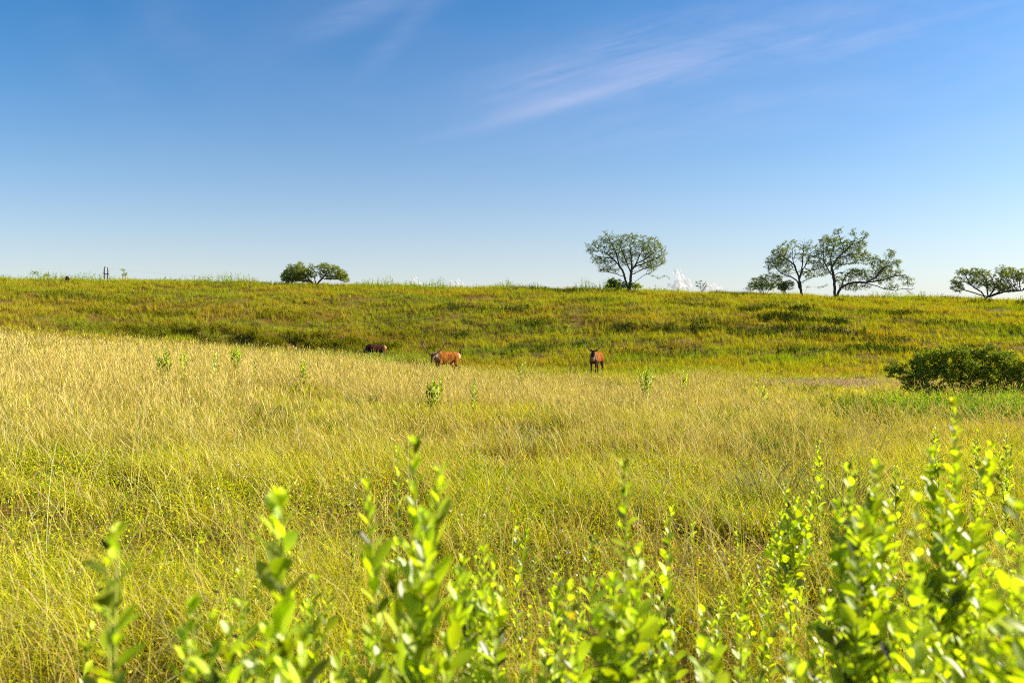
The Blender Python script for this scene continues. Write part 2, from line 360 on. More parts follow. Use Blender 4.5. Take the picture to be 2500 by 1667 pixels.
# --- straw: tall dry seed stalks, thickest in the middle of the near field
def straw():
    B = Blades()
    for (n, d0, d1, pw, wid, seg) in [(24000, 2.2, 9, .6, .0030, 5), (70000, 8, 20, .7, .0065, 4), (94000, 18, 46, .9, .014, 3)]:
        x, y = scatter(n, d0, d1, pw)
        g = fbm(x*.16+2, y*.16+33, 3); g2 = fbm(x*.9, y*.9+20, 2)
        u = x/y
        band = sst(5, 16, y+7*(g-.5))
        bare = np.exp(-((u-.38)/.16)**4)*sst(31, 35, y)
        # a strip of low weeds and flattened grass in front of the shrub stays free of straw
        bank = sst(.335, .40, u+.05*(g2-.5))*sst(10.2, 12.5, y+2*(g-.5))*(1-sst(25, 28, y)); bare = np.maximum(bare*.0+np.exp(-((u-.38)/.12)**4)*sst(17, 20, y+3*(g-.5)), bank)
        keep = rng.random(n) < np.clip((.25+.75*band)*np.clip((g*.6+g2*.4-.36)*5.5, .06, 1), 0, 1)*(1-.95*bare)*(1-.8*sst(.0, .03, u)*sst(41, 44, y))
        x, y, g = x[keep], y[keep], g[keep]; N = len(x); z = H(x, y)
        w = np.stack([1.6+0*g, .30+0*g, .25+.5*sst(.5, .7, g), .28+0*g, .35+0*g], 1)
        col, idx = pick(w, ['st', 'oc', 'yg', 'pg', 'pk'], N, .28)
        h = (.38+rng.random(N)**1.3*.48)*(.65+.7*g); az = rng.random(N)*2*np.pi
        az = np.where(rng.random(N) < .22, np.pi*.98+rng.normal(size=N)*.6, az)
        lean = .04+rng.random(N)**1.6*.85; cur = rng.random(N)*.7
        wd = wid*(.6+rng.random(N)*.8)*(y/((d0+d1)/2))**.6
        p = np.stack([x, y, z-.01], -1)
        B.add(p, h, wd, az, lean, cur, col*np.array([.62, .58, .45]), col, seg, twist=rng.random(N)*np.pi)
        # seed heads: a soft spindle of short quads near the tip
        m = rng.random(N) < (.75 if d0 > 7 else .5)
        xi = np.where(m)[0]
        for s_ in range(1 if d0 > 17 else 2):
            t = 1-.07*s_-rng.random(len(xi))*.06; ang = np.clip(lean[xi]*t+cur[xi]*t*t*.6, 0, 2.4)
            hor = h[xi]*t*np.sin(ang); ver = h[xi]*t*np.cos(ang)
            c = np.stack([x[xi]+np.cos(az[xi])*hor, y[xi]+np.sin(az[xi])*hor, z[xi]+ver], -1)
            L = .07+rng.random(len(xi))*.06; Wd = wd[xi]*.85
            ax = np.stack([np.cos(az[xi])*np.sin(ang), np.sin(az[xi])*np.sin(ang), np.cos(ang)], -1)+rng.normal(size=(len(xi), 3))*.12
            sd_ = np.cross(ax, rng.normal(size=ax.shape)); sd_ /= np.linalg.norm(sd_, axis=1, keepdims=True)+1e-6
            P4 = np.stack([c-ax*L[:, None]*.5, c+sd_*Wd[:, None]*.6, c+ax*L[:, None]*.6, c-sd_*Wd[:, None]*.6], 1)
            B.quads(P4, (P_['st']*np.array([1.05, .95, .95]))[None]*(.75+rng.random((len(xi), 1))*.5))
    return B
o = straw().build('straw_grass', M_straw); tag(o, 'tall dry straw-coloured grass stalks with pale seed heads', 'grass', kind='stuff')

# --- long single stalks and arching dead stems in the near field
def long_stalks():
    B = Blades(); n = 950
    x, y = scatter(n, 2.6, 14, .8, .72); z = H(x, y)
    col, _ = pick(np.stack([np.ones(n)*1.5, np.ones(n)*.5, np.ones(n)*.5], 1), ['st', 'oc', 'pg'], n)
    h = .55+rng.random(n)*.45; az = rng.random(n)*2*np.pi
    B.add(np.stack([x, y, z], -1), h, .0032+.0022*(y/6)*rng.random(n), az, .1+rng.random(n)*.9, rng.random(n)*1.2, col*.85, col, 6, twist=rng.random(n)*np.pi)
    return B
o = long_stalks().build('dead_stalks', M_straw); tag(o, 'long bent dead grass stalks standing out of the near grass', 'grass', kind='stuff')

def tussocks():
    B = Blades(); n = 95
    cx, cy = scatter(n, 5.5, 34, .4, .66); cx[:3] = [(1040-1250)/F*15.5, (540-1250)/F*15, (1790-1250)/F*16]; cy[:3] = [15.5, 15, 16]
    k = 150; x = np.repeat(cx, k)+rng.normal(size=n*k)*.13; y = np.repeat(cy, k)+rng.normal(size=n*k)*.13; N = len(x)
    a = np.arctan2(y-np.repeat(cy, k), x-np.repeat(cx, k))+rng.normal(size=N)*.5
    base = np.array([P_['gr']*.55, P_['dg']*1.3, P_['ol']*.6, P_['pg']*.45])[rng.integers(0, 4, n)]
    col = np.repeat(base, k, 0)*(.6+.8*rng.random((N, 1)))
    B.add(np.stack([x, y, H(x, y)], -1), np.repeat(.32+.25*rng.random(n), k)*(.6+.6*rng.random(N)), .005+.0006*y, a, .1+.5*rng.random(N), .3+rng.random(N), col*.5, col, 4, twist=rng.random(N)*3)
    return B
o = tussocks().build('grass_tussocks', M_grass); tag(o, 'darker green arching grass tussocks among the pale straw', 'grass', kind='stuff')
# --- hill grass in upright tufts
def hill():
    B = Blades(); nt_ = 116000
    cx, cy = scatter(nt_, 43, 96, .0, .78)
    dn = fbm(cx*.5+9, cy*.8+2, 3); u = cx/cy
    keep = (cy > np.interp(u, [-.7, -.3, -.17, .1, .7], [44, 46, 47, 45, 42])+rng.random(nt_)*2) & (rng.random(nt_) < np.clip((dn-.26)*4.2, .15, 1))
    cx, cy = cx[keep], cy[keep]; nt2 = len(cx)
    scarp_shade = scarp(cx, cy)[1]*sst(46, 56, cy)
    k = 7
    g1 = fbm(cx*.10+60, cy*.30+7, 4); g2 = fbm(cx*.30+80, cy*.9+17, 4); g3 = fbm(cx*.2+20, cy*.5, 3); top = sst(78, 90, cy)
    idt = np.zeros(nt2, int)
    def lerp(a, b, t): return a*(1-t[:, None])+b*t[:, None]
    colt = np.tile(P_['ol'], (nt2, 1)); colt = lerp(colt, P_['gr']*.85, .8*sst(.50, .64, g1)*(1-.4*top)); colt = lerp(colt, P_['oc']*.90, .75*sst(.48, .62, g2)*sst(.3, .6, 1-g1+.2*top)); colt = lerp(colt, P_['ru']*1.05, .35*sst(.55, .68, g3)*sst(.5, .6, 1-g1)*(1-top))
    colt = lerp(colt, P_['yg']*.8, .35*sst(.58, .7, 1-g2))
    shade_mix = np.clip(scarp_shade*1.5, 0, 1)*(rng.random(nt2) < .85); colt = lerp(colt, np.where((cx/cy > -.05)[:, None], P_['dg'][None]*.6, P_['br'][None]*1.1), shade_mix*.75)  # scarp shade painted into the tufts: dark green at right, brown at left
    colt = lerp(colt, P_['br'], (.55)*(rng.random(nt2) < .14+.5*sst(.58, .7, 1-g2)))
    colt = lerp(colt, P_['st'], .7*(rng.random(nt2) < .03)); colt = colt*(.95+.36*rng.random((nt2, 1)))
    th = (.20+.24*rng.random(nt2)**1.5)*(.7+.7*g2); th = th*(1+.5*scarp_shade)
    x = np.repeat(cx, k)+rng.normal(size=nt2*k)*.07; y = np.repeat(cy, k)+rng.normal(size=nt2*k)*.07; N = len(x)
    z = H(x, y); col = np.repeat(colt, k, 0)*(1+(rng.random((N, 1))-.5)*.5)
    h = np.repeat(th, k)*(.7+rng.random(N)*.8); az = rng.random(N)*2*np.pi
    az = np.where(rng.random(N) < .4, np.pi*.95+rng.normal(size=N)*.6, az)
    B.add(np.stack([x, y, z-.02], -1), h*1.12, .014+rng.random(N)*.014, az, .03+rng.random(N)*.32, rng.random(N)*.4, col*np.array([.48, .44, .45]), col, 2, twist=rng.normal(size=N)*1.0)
    # lower thatch that closes the sheet
    n = 240000
    x, y = scatter(n, 45, 97, .0, .78); g1 = fbm(x*.13+60, y*.22+7, 4); g2 = fbm(x*.55+80, y*.9+17, 3); scarp_shade = scarp(x, y)[1]*sst(46, 56, y)
    w = np.stack([1.5+0*g1, .3+1.5*sst(.5, .62, g1), .35+1.2*sst(.5, .62, g2), .10+.3*g1, .10+2.2*scarp_shade], 1)  # last weight paints the scarp shade into the thatch as brown
    col, _ = pick(w, ['ol', 'gr', 'oc', 'ru', 'br'], n, .15)
    B.add(np.stack([x, y, H(x, y)-.02], -1), .10+.14*rng.random(n), .03+.03*rng.random(n), rng.random(n)*6.28, .3+rng.random(n), rng.random(n), col*.55, col*.85, 1, twist=rng.random(n)*3)
    return B
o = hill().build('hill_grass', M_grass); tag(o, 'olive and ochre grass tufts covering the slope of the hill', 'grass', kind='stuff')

# --- weeds standing up along the skyline and green patches along the foot of the hill
def weed_stems(B, x, y, hgt, cols, leafl, leafw, per):
    N = len(x); z = H(x, y); h = hgt*(.5+rng.random(N)*.9); az = rng.random(N)*6.28; lean = rng.random(N)*.25
    B.add(np.stack([x, y, z-.03], -1), h, np.full(N, leafw*.35), az, lean, lean*0, cols*.7, cols, 2, twist=rng.random(N)*3)
    for k in range(per):
        t = .15+.85*rng.random(N)
        c = np.stack([x+np.cos(az)*h*t*np.sin(lean*t), y+np.sin(az)*h*t*np.sin(lean*t), z+h*t*np.cos(lean*t)], -1)
        a = rng.random(N)*6.28; e = .3+rng.random(N)*.8; d = np.stack([np.cos(a)*np.cos(e), np.sin(a)*np.cos(e), np.sin(e)], -1)
        L = leafl*(.6+rng.random(N)*.7)*(1.25-.6*t); Wd = leafw*(.6+rng.random(N)*.6)
        s_ = np.cross(d, rng.normal(size=d.shape)); s_ /= np.linalg.norm(s_, axis=1, keepdims=True)+1e-6
        B.quads(np.stack([c, c+d*L[:, None]*.5+s_*Wd[:, None]*.5, c+d*L[:, None], c+d*L[:, None]*.5-s_*Wd[:, None]*.5], 1), cols*(.7+rng.random((N, 1))*.6))
def skyline():
    B = Blades(); n = 5200
    u = (rng.random(n)*2-1)*.78; y = YC-5+rng.random(n)*8; x = u*y; g = fbm(x*.35, x*0+4, 3); k = rng.random(n) < np.clip((g-.33)*4, .05, 1); x, y, g = x[k], y[k], g[k]; N = len(x)
    col = (P_['gr']*.75+P_['dg']*.3)[None]*(.7+.6*rng.random((N, 1)))
    col = np.where((rng.random(N) < .25)[:, None], P_['ol'][None]*.9, col)
    weed_stems(B, x, y, .30+1.1*np.clip(g-.42, 0, 1)*2, col*.85, .12, .07, 9)
    return B
o = skyline().build('skyline_weeds', M_grass); tag(o, 'small dark green weeds standing along the crest of the hill', 'weeds', kind='stuff')
def lush():
    B = Blades()
    def patch(px, py, hw, hd, d, n, hgt, ll, lw, per, c):
        x0 = (px-1250)/F*d; x = x0+rng.normal(size=n)*hw/F*d*.5; y = d+rng.normal(size=n)*hd; 
        col = P_[c][None]*(.7+.6*rng.random((n, 1)))*(1+(rng.random((n, 3))-.5)*.2)
        weed_stems(B, x, y, hgt, col, ll, lw, per)
    patch(2190, 0, 190, 1.0, 17.3, 520, .36, .06, .022, 9, 'wd'); patch(2340, 0, 190, 1.2, 16.6, 500, .38, .06, .022, 9, 'wd'); patch(2480, 0, 100, 1.0, 16.2, 320, .44, .06, .02, 9, 'wd')
    patch(2100, 0, 90, .9, 15.6, 300, .34, .06, .02, 7, 'dg'); patch(2350, 0, 200, .7, 14.8, 320, .30, .06, .02, 7, 'dg'); patch(2200, 0, 120, .5, 18.8, 120, .42, .06, .022, 9, 'yg'); patch(2440, 0, 120, .4, 19.0, 130, .40, .06, .022, 9, 'wd'); patch(2300, 0, 220, .4, 20.2, 200, .26, .05, .02, 9, 'dg')
    patch(917, 0, 60, 1.0, 59.0, 330, .82, .10, .04, 6, 'gr')
    for (px, d, n) in [(560, 41, 260), (1240, 45, 160), (1340, 47, 200), (1420, 48, 120), (880, 47, 260), (960, 45, 200), (1150, 44, 140), (220, 42, 260), (330, 43, 200), (1560, 46, 160), (1690, 46, 120), (1900, 40, 120)]:
        patch(px, 0, 110, 1.6, d, n, .42, .07, .03, 6, 'gr')
    return B
o = lush().build('green_weeds', M_grass); tag(o, 'fresh green weeds growing in patches between the dry grass', 'weeds', kind='stuff')
def scrub():
    B = Blades(); xs = []; ys = []
    for (cx, cy, hw, hh, sl) in SC:
        n = int(120*hw*min(1.3, hh/.4)); x = cx+(rng.random(n)*2-1)*hw*1.25; y = cy-sl*(x-cx)*2+rng.normal(size=n)*.5-.1
        k = rng.random(n) < np.clip((fbm(x*.5+9, y*1.2+4, 3)-.40)*6, .03, 1); xs.append(x[k]); ys.append(y[k])
    x, y = np.concatenate(xs), np.concatenate(ys); N = len(x); left = (x/y < -.08)[:, None]
    col = np.where(left, P_['ol']*.45, P_['dg']*.5)*(.5+.8*rng.random((N, 1)))  # dark tones of this added scrub deepen the shade of the steps
    weed_stems(B, x, y, .46, col, .15, .075, 8)
    return B
o = scrub().build('scarp_shade_scrub', M_grass); tag(o, 'dark low scrub added in broken bands to stand in for shade on the hillside steps', 'scrub', kind='stuff')
def flowers():
    B = Blades(); n = 900
    x, y = scatter(n, 2.6, 9, .6, .66); g = fbm(x*.9+3, y*.9, 2); k = g > .52; x, y = x[k], y[k]; N = len(x); z = H(x, y)+.12+rng.random(N)*.2
    for j in range(4):
        a = rng.random(N)*6.28; s = .0035+rng.random(N)*.003; p = np.stack([x, y, z], -1)+rng.normal(size=(N, 3))*.005
        e1 = rng.normal(size=(N, 3)); e1 /= np.linalg.norm(e1, axis=1, keepdims=True); e2 = np.cross(e1, rng.normal(size=(N, 3))); e2 /= np.linalg.norm(e2, axis=1, keepdims=True)
        s = s[:, None]; B.quads(np.stack([p-e1*s, p+e2*s, p+e1*s, p-e2*s], 1), np.array([[.78, .70, .76]])*(.85+.25*rng.random((N, 1))))
    return B
o = flowers().build('wildflowers', M_straw); tag(o, 'tiny pale pinkish white wildflowers scattered low in the near grass', 'wildflowers', kind='stuff')
def flattened():
    B = Blades(); n = 16000
    x = (2010-1250)/F*39+rng.normal(size=n)*2.6; y = 38.5+rng.normal(size=n)*3.0; az = rng.random(n)*6.28
    col = np.array([[.46, .33, .18]])*(.6+.8*rng.random((n, 1)))
    B.add(np.stack([x, y, H(x, y)+.02*rng.random(n)], -1), .15+.3*rng.random(n), .018+.016*rng.random(n), az, 1.25+.3*rng.random(n), rng.random(n)*.3, col, col, 2, twist=rng.random(n)*3)
    return B
o = flattened().build('flattened_straw', M_straw); tag(o, 'flattened pinkish brown dead grass lying left of the dark shrub', 'dead grass', kind='stuff')

# ------------------------------------------------------------------ tubes
def tube_mesh(name, chains, sides=5):
    """chains: list of (points (n,3), radii (n,))"""
    V_ = []; Q = []; n0 = 0
    for pts, rad in chains:
        pts = np.asarray(pts, float); n = len(pts); rad = np.asarray(rad, float)
        tg = np.gradient(pts, axis=0); tg /= np.linalg.norm(tg, axis=1, keepdims=True)+1e-9
        ref = np.array([0.31, .95, .05]); a = np.cross(tg, ref); a /= np.linalg.norm(a, axis=1, keepdims=True)+1e-9; b = np.cross(tg, a)
        th = np.arange(sides)*2*np.pi/sides
        ring = pts[:, None]+rad[:, None, None]*(np.cos(th)[None, :, None]*a[:, None]+np.sin(th)[None, :, None]*b[:, None])
        V_.append(ring.reshape(-1, 3))
        i = np.arange(n-1)[:, None]*sides+np.arange(sides)[None]; j = np.arange(n-1)[:, None]*sides+(np.arange(sides)[None]+1) % sides
        Q.append(np.stack([i, j, j+sides, i+sides], -1).reshape(-1, 4)+n0); n0 += n*sides
        # end cap as a fan of quads collapsed onto the last ring's first vertex is avoided: close with a cone point
    return mesh_np(name, np.concatenate(V_), [np.concatenate(Q)], smooth=True)

# ------------------------------------------------------------------ trees by space colonisation
def grow(limbs, attr, step, kill, iters=90):
    nodes = []; par = []
    for limb in limbs:
        prev = -1
        if nodes and len(limb):
            dd = np.linalg.norm(np.array(nodes)-limb[0], axis=1); prev = int(np.argmin(dd))
        for a, b in zip(limb[:-1], limb[1:]):
            n = max(1, int(np.linalg.norm(b-a)/step))
            for k in range(n):
                p = a+(b-a)*(k/n)
                p = p + (rng.normal(size=3)*step*.10 if nodes else 0)
                if prev == -1 or np.linalg.norm(nodes[prev]-p) > step*.3: nodes.append(p); par.append(prev); prev = len(nodes)-1
        nodes.append(limb[-1]); par.append(prev)
    nodes = [np.array(n) for n in nodes]
    P = np.array(nodes); A = attr
    D = np.linalg.norm(A[:, None]-P[None], axis=2); near = D.argmin(1); dist = D.min(1); alive = np.ones(len(A), bool)
    for it in range(iters):
        alive &= dist > kill
        if not alive.any(): break
        al = np.where(alive)[0]; nn = near[al]
        dirs = A[al]-P[nn]; dirs /= np.linalg.norm(dirs, axis=1, keepdims=True)
        acc = np.zeros((len(P), 3)); np.add.at(acc, nn, dirs); act = np.unique(nn)
        v = acc[act]+rng.normal(size=(len(act), 3))*.35; v /= np.linalg.norm(v, axis=1, keepdims=True)+1e-9
        new = P[act]+v*step
        # skip nodes that would repeat
        par.extend(act.tolist()); base = len(P); P = np.concatenate([P, new])
        Dn = np.linalg.norm(A[al][:, None]-new[None], axis=2); m = Dn.argmin(1); md = Dn.min(1)
        imp = md < dist[al]; idx = al[imp]; dist[idx] = md[imp]; near[idx] = base+m[imp]
        stuck = al[~imp & (it > 5)]; 
        if it > 20 and not imp.any(): break
    return P, np.array(par)
def radii(P, par, tip, expo, rmax):
    n = len(P); acc = np.zeros(n); kids = np.zeros(n, int)
    order = np.argsort(-np.arange(n))
    for i in range(n):
        if par[i] >= 0: kids[par[i]] += 1
    acc[kids == 0] = tip**expo
    # parents may have larger index only for limb seeds: all parents precede children
    for i in range(n-1, -1, -1):
        if par[i] >= 0: acc[par[i]] += max(acc[i], tip**expo)
    r = np.maximum(acc, tip**expo)**(1/expo); return np.minimum(r, rmax), kids
def chains_of(P, par, r):
    kids = [[] for _ in P]
    for i, p in enumerate(par):
        if p >= 0: kids[p].append(i)
    out = []; stack = [i for i, p in enumerate(par) if p < 0]; stack = [(i, None) for i in stack]
    while stack:
        i, fr = stack.pop(); pts = [] if fr is None else [P[fr]]; rr = [] if fr is None else [min(r[fr], r[i]*1.15)]
        while True:
            pts.append(P[i]); rr.append(r[i])
            if not kids[i]: break
            ks = sorted(kids[i], key=lambda k: -r[k])
            for k in ks[1:]: stack.append((k, i))
            i = ks[0]
        if len(pts) > 1:
            rr[-1] *= .4; out.append((np.array(pts), np.array(rr)))
    return out
def tree(name, label, cat, d, base, limbs, blobs, nattr, step=.28, kill=.34, leaf=.11, nleaf=9, droop=.5, tip=.011, rmax=.22, cols=('gr', 'dg', 'yg'), cw=(1, .8, .35), group=None, leafmask=None, yscale=.75, bare=.0, expo=2.25, mat=None, thinr=.03, dense=3.2):
    step *= .72; kill *= .62
    bx, by = base; s = d/F
    z0 = Hs((bx-1250)*s, d)-.06
    b0 = at(bx, by, d); dz = z0-b0[2]          # ground at the tree's base
    root = empty(name, (b0[0], d, z0)); tag(root, label, cat, group)
    def loc(px, py, yo=0.): 
        p = at(px, py, d); p = p-np.array([b0[0], d, z0]); p[1] += yo; return p
    ll = []
    for i, L in enumerate(limbs):
        yo = rng.normal()*.35*d/90 if i else 0
        pts = [loc(px, py, yo*k/max(1, len(L)-1)*2) for k, (px, py) in enumerate(L)]
        if i == 0 or L[0] == base: pts[0] = np.array([0, 0, -.05])+rng.normal(size=3)*np.array([.05, .05, 0])
        ll.append(np.array(pts))
    A = []
    vol = np.array([b[2]*b[3]*max(b[2], b[3]) for b in blobs], float)**.8; cnt = np.maximum(8, (dense*nattr*vol/vol.sum())).astype(int)
    for (px, py, rx, rz), n in zip(blobs, cnt):
        c = loc(px, py, rng.normal()*.4*d/90); q = rng.normal(size=(n, 3)); q /= np.linalg.norm(q, axis=1, keepdims=True); q *= rng.random((n, 1))**.42
        A.append(c+q*np.array([rx*s, min(rx, 1.5*rz)*s*yscale, rz*s]))
    A = np.concatenate(A); A = A[A[:, 2] > .08]
    if name != 'mesquite_tree': print('TREE', label, 'attr', len(A), 'base', z0, A[:, 2].min() if len(A) else None)
    P, par = grow(ll, A, step, kill)
    r, kids = radii(P, par, tip, expo, rmax)
    tm = tube_mesh('trunk', chains_of(P, par, r), 5); link('trunk', tm, M_bark, root)
    # leaves: sprays along thin twigs
    zl = .08 if name == 'shrub' else min(.25, P[:, 2].max()*.4)
    thin = np.where((r < thinr) & (P[:, 2] > zl))[0]
    gc = fbm(P[thin, 0]*.9+bx, P[thin, 2]*.9+P[thin, 1]*.7, 2)
    pr = np.clip((gc-.28)*5.5, .15, 1)
    hz = (P[thin, 2]-P[:, 2].min())/(np.ptp(P[:, 2])+1e-6); pr *= 1-.55*bare*(1-sst(.10, .45, hz))
    keep = rng.random(len(thin)) < pr
    if not keep.any(): keep[:] = True
    tips = thin[keep]
    nleaf = int(nleaf*1.8); N = len(tips)*nleaf; c = np.repeat(P[tips], nleaf, 0)+rng.normal(size=(N, 3))*np.array([1, 1, .8])*step*.42
    a = rng.random(N)*6.28; e = rng.normal(size=N)*.6-droop; dr = np.stack([np.cos(a)*np.cos(e), np.sin(a)*np.cos(e), np.sin(e)], -1)
    L = (leaf*.85*(.6+rng.random(N)*.9))[:, None]; s_ = np.cross(dr, rng.normal(size=dr.shape)); s_ /= np.linalg.norm(s_, axis=1, keepdims=True)+1e-6
    P4 = np.stack([c, c+dr*L*.5+s_*L*.2, c+dr*L, c+dr*L*.5-s_*L*.2], 1)
    wv = np.tile(np.array(cw, float), (N, 1)); col, _ = pick(wv, list(cols), N, .3)
    B = Blades(); B.quads(P4, col*.74); B.build('crown', mat or M_tree, root)
    return root
D = YC
B2 = (1537, 697)
tree('mesquite_tree', 'rounded mesquite tree with a bare dead limb on its right, beside a white cloud', 'tree', D, B2,
     [[B2, (1522, 665), (1512, 650), (1498, 632), (1482, 620), (1462, 612)], [B2, (1541, 668), (1543, 650), (1541, 620), (1538, 600)], [(1542, 660), (1552, 645), (1575, 633), (1596, 618)],
      [B2, (1553, 686), (1572, 672), (1588, 667), (1601, 657)], [(1583, 670), (1600, 676), (1608, 679), (1624, 673), (1638, 680)], [(1546, 663), (1575, 655), (1600, 652)], [(1515, 655), (1505, 660), (1485, 658), (1465, 658)], [(1498, 632), (1470, 628), (1450, 622)], [(1528, 678), (1502, 668), (1480, 664), (1462, 662)], [(1545, 670), (1572, 656), (1600, 650), (1622, 642)], [(1548, 652), (1582, 640), (1614, 624)], [(1541, 668), (1531, 640), (1520, 612), (1512, 590)], [(1512, 650), (1505, 620), (1492, 595), (1484, 578)], [(1552, 645), (1566, 618), (1580, 592)]],
     [(1470, 590, 24, 16), (1483, 572, 16, 12), (1512, 588, 30, 20), (1545, 583, 32, 16), (1585, 592, 30, 20), (1615, 612, 20, 22), (1447, 607, 22, 14), (1500, 612, 35, 18), (1560, 612, 45, 20), (1465, 632, 25, 14), (1480, 655, 20, 10), (1600, 640, 28, 14), (1525, 640, 20, 12), (1585, 655, 20, 8), (1433, 596, 8, 7), (1480, 640, 26, 16), (1530, 625, 40, 20), (1590, 630, 30, 18), (1495, 660, 18, 8), (1570, 645, 30, 12)],
     850, leafmask=None, bare=.75, nleaf=9, leaf=.125, rmax=.2)
B1 = (771, 692)
tree('mesquite_tree', 'low spreading mesquite tree with two lobed crown at the left end of the skyline trees', 'tree', D, B1,
     [[B1, (768, 678), (760, 674), (752, 664), (745, 655)], [B1, (756, 684), (751, 676), (742, 670), (722, 667), (706, 658)], [B1, (778, 688), (787, 679), (794, 671), (798, 660), (796, 650)], [(786, 680), (806, 682), (828, 681), (842, 684)], [(792, 674), (812, 672), (826, 664)], [(756, 686), (738, 686), (715, 682), (698, 683)], [(742, 670), (735, 660), (730, 648)], [(794, 671), (808, 664), (822, 652)], [(752, 664), (756, 654), (762, 648)], [(722, 667), (712, 656), (704, 650)]],
     [(715, 655, 20, 13), (733, 643, 10, 8), (700, 668, 16, 12), (700, 683, 18, 8), (740, 660, 16, 14), (762, 655, 12, 13), (792, 653, 20, 13), (815, 657, 18, 12), (834, 666, 14, 12), (843, 680, 10, 10), (720, 680, 22, 8), (808, 676, 18, 8), (735, 668, 26, 12), (790, 668, 20, 9), (825, 672, 20, 9), (702, 676, 20, 12), (722, 674, 20, 12), (838, 675, 14, 12), (745, 680, 14, 9), (760, 668, 14, 12)],
     950, step=.2, kill=.24, leaf=.11, nleaf=12, rmax=.16, yscale=.9, cols=('gr', 'dg', 'yg'), cw=(1, .7, .6), thinr=.024, tip=.009)
B3 = (1961, 712)
tree('mesquite_tree', 'mesquite tree with forked leaning trunk, left neighbour of the tallest skyline tree', 'tree', D, B3,
     [[B3, (1953, 690), (1948, 668), (1938, 645), (1934, 628)], [B3, (1946, 684), (1930, 675), (1912, 668), (1898, 655)], [(1951, 685), (1957, 665), (1972, 640), (1980, 620)], [B3, (1972, 700), (1990, 699), (2010, 700), (2030, 693)], [(1957, 665), (1985, 660), (2005, 655)], [(1930, 675), (1905, 674), (1885, 668)], [(1938, 645), (1918, 628), (1902, 612)], [(1957, 665), (1962, 635), (1966, 605)], [(1953, 690), (1975, 680), (1998, 672)]],
     [(1888, 640, 28, 15), (1876, 650, 18, 10), (1900, 615, 24, 14), (1935, 598, 28, 15), (1968, 597, 24, 16), (1925, 622, 34, 15), (1965, 625, 30, 18), (1915, 645, 24, 14), (1990, 640, 24, 16), (1995, 610, 20, 18), (1890, 672, 24, 10), (1930, 660, 24, 12), (1975, 665, 24, 12), (1905, 630, 30, 14)],
     640, bare=.4, nleaf=9, leaf=.13, rmax=.17, droop=.9)
B4 = (2038, 713)
tree('mesquite_tree', 'tallest mesquite tree on the skyline with a long low limb reaching right', 'tree', D-.5, B4,
     [[B4, (2037, 690), (2035, 672), (2030, 650), (2028, 628), (2034, 605)], [(2036, 678), (2022, 658), (2012, 640), (2010, 618)], [(2031, 652), (2046, 630), (2062, 615), (2080, 598), (2090, 580)], [(2036, 675), (2048, 666), (2070, 664), (2086, 672), (2098, 685)], [(2033, 662), (2050, 648), (2075, 643), (2095, 640)],
      [B4, (2052, 703), (2070, 693), (2095, 689), (2112, 691), (2135, 678), (2155, 655), (2168, 630)], [(2110, 690), (2135, 697), (2160, 706), (2185, 710)], [(2115, 690), (2150, 685), (2180, 675), (2205, 672)], [(2155, 655), (2180, 645), (2195, 635)], [(2052, 703), (2062, 680), (2085, 655)], [(2062, 615), (2055, 590), (2050, 566)], [(2080, 598), (2102, 588), (2112, 572)], [(2046, 630), (2075, 622), (2105, 618)]],
     [(2050, 568, 13, 15), (2085, 568, 9, 14), (2108, 575, 12, 14), (2015, 592, 26, 18), (2055, 592, 24, 14), (2095, 598, 26, 18), (2070, 615, 30, 16), (2110, 618, 22, 14), (2005, 620, 20, 16), (2040, 640, 30, 16), (2125, 635, 22, 16), (2170, 620, 15, 14), (2185, 640, 18, 14), (2150, 645, 26, 16), (2080, 665, 34, 11), (2190, 668, 26, 14), (2220, 685, 18, 14), (2218, 705, 16, 14), (2160, 680, 30, 14), (2090, 700, 40, 9), (2015, 660, 16, 14), (2180, 700, 24, 9), (2055, 555, 7, 5), (2060, 680, 24, 12), (2120, 665, 30, 14), (2040, 610, 26, 18), (2085, 630, 26, 14), (2170, 665, 26, 14)],
     1150, bare=.25, nleaf=8, leaf=.14, rmax=.19, droop=1.0)
B5 = (2410, 724)
tree('mesquite_tree', 'dense low mesquite tree cut by the right edge of the picture, many stems', 'tree', D, B5,
     [[(2410, 724), (2396, 712), (2378, 702), (2366, 693)], [(2412, 724), (2404, 700), (2400, 684)], [(2414, 724), (2424, 706), (2434, 690)], [(2416, 724), (2446, 706), (2470, 696)], [(2416, 724), (2450, 712), (2490, 710)], [(2408, 724), (2385, 716), (2355, 706)]],
     [(2345, 688, 20, 14), (2340, 705, 18, 10), (2355, 664, 20, 11), (2385, 664, 22, 12), (2410, 668, 22, 14), (2440, 664, 22, 18), (2470, 665, 24, 16), (2500, 672, 28, 18), (2520, 690, 28, 16), (2450, 685, 26, 12), (2375, 685, 18, 12), (2400, 690, 26, 12), (2430, 700, 30, 12), (2470, 700, 30, 12)],
     820, nleaf=12, leaf=.12, rmax=.12, cw=(1, .7, .6), step=.24, kill=.28)
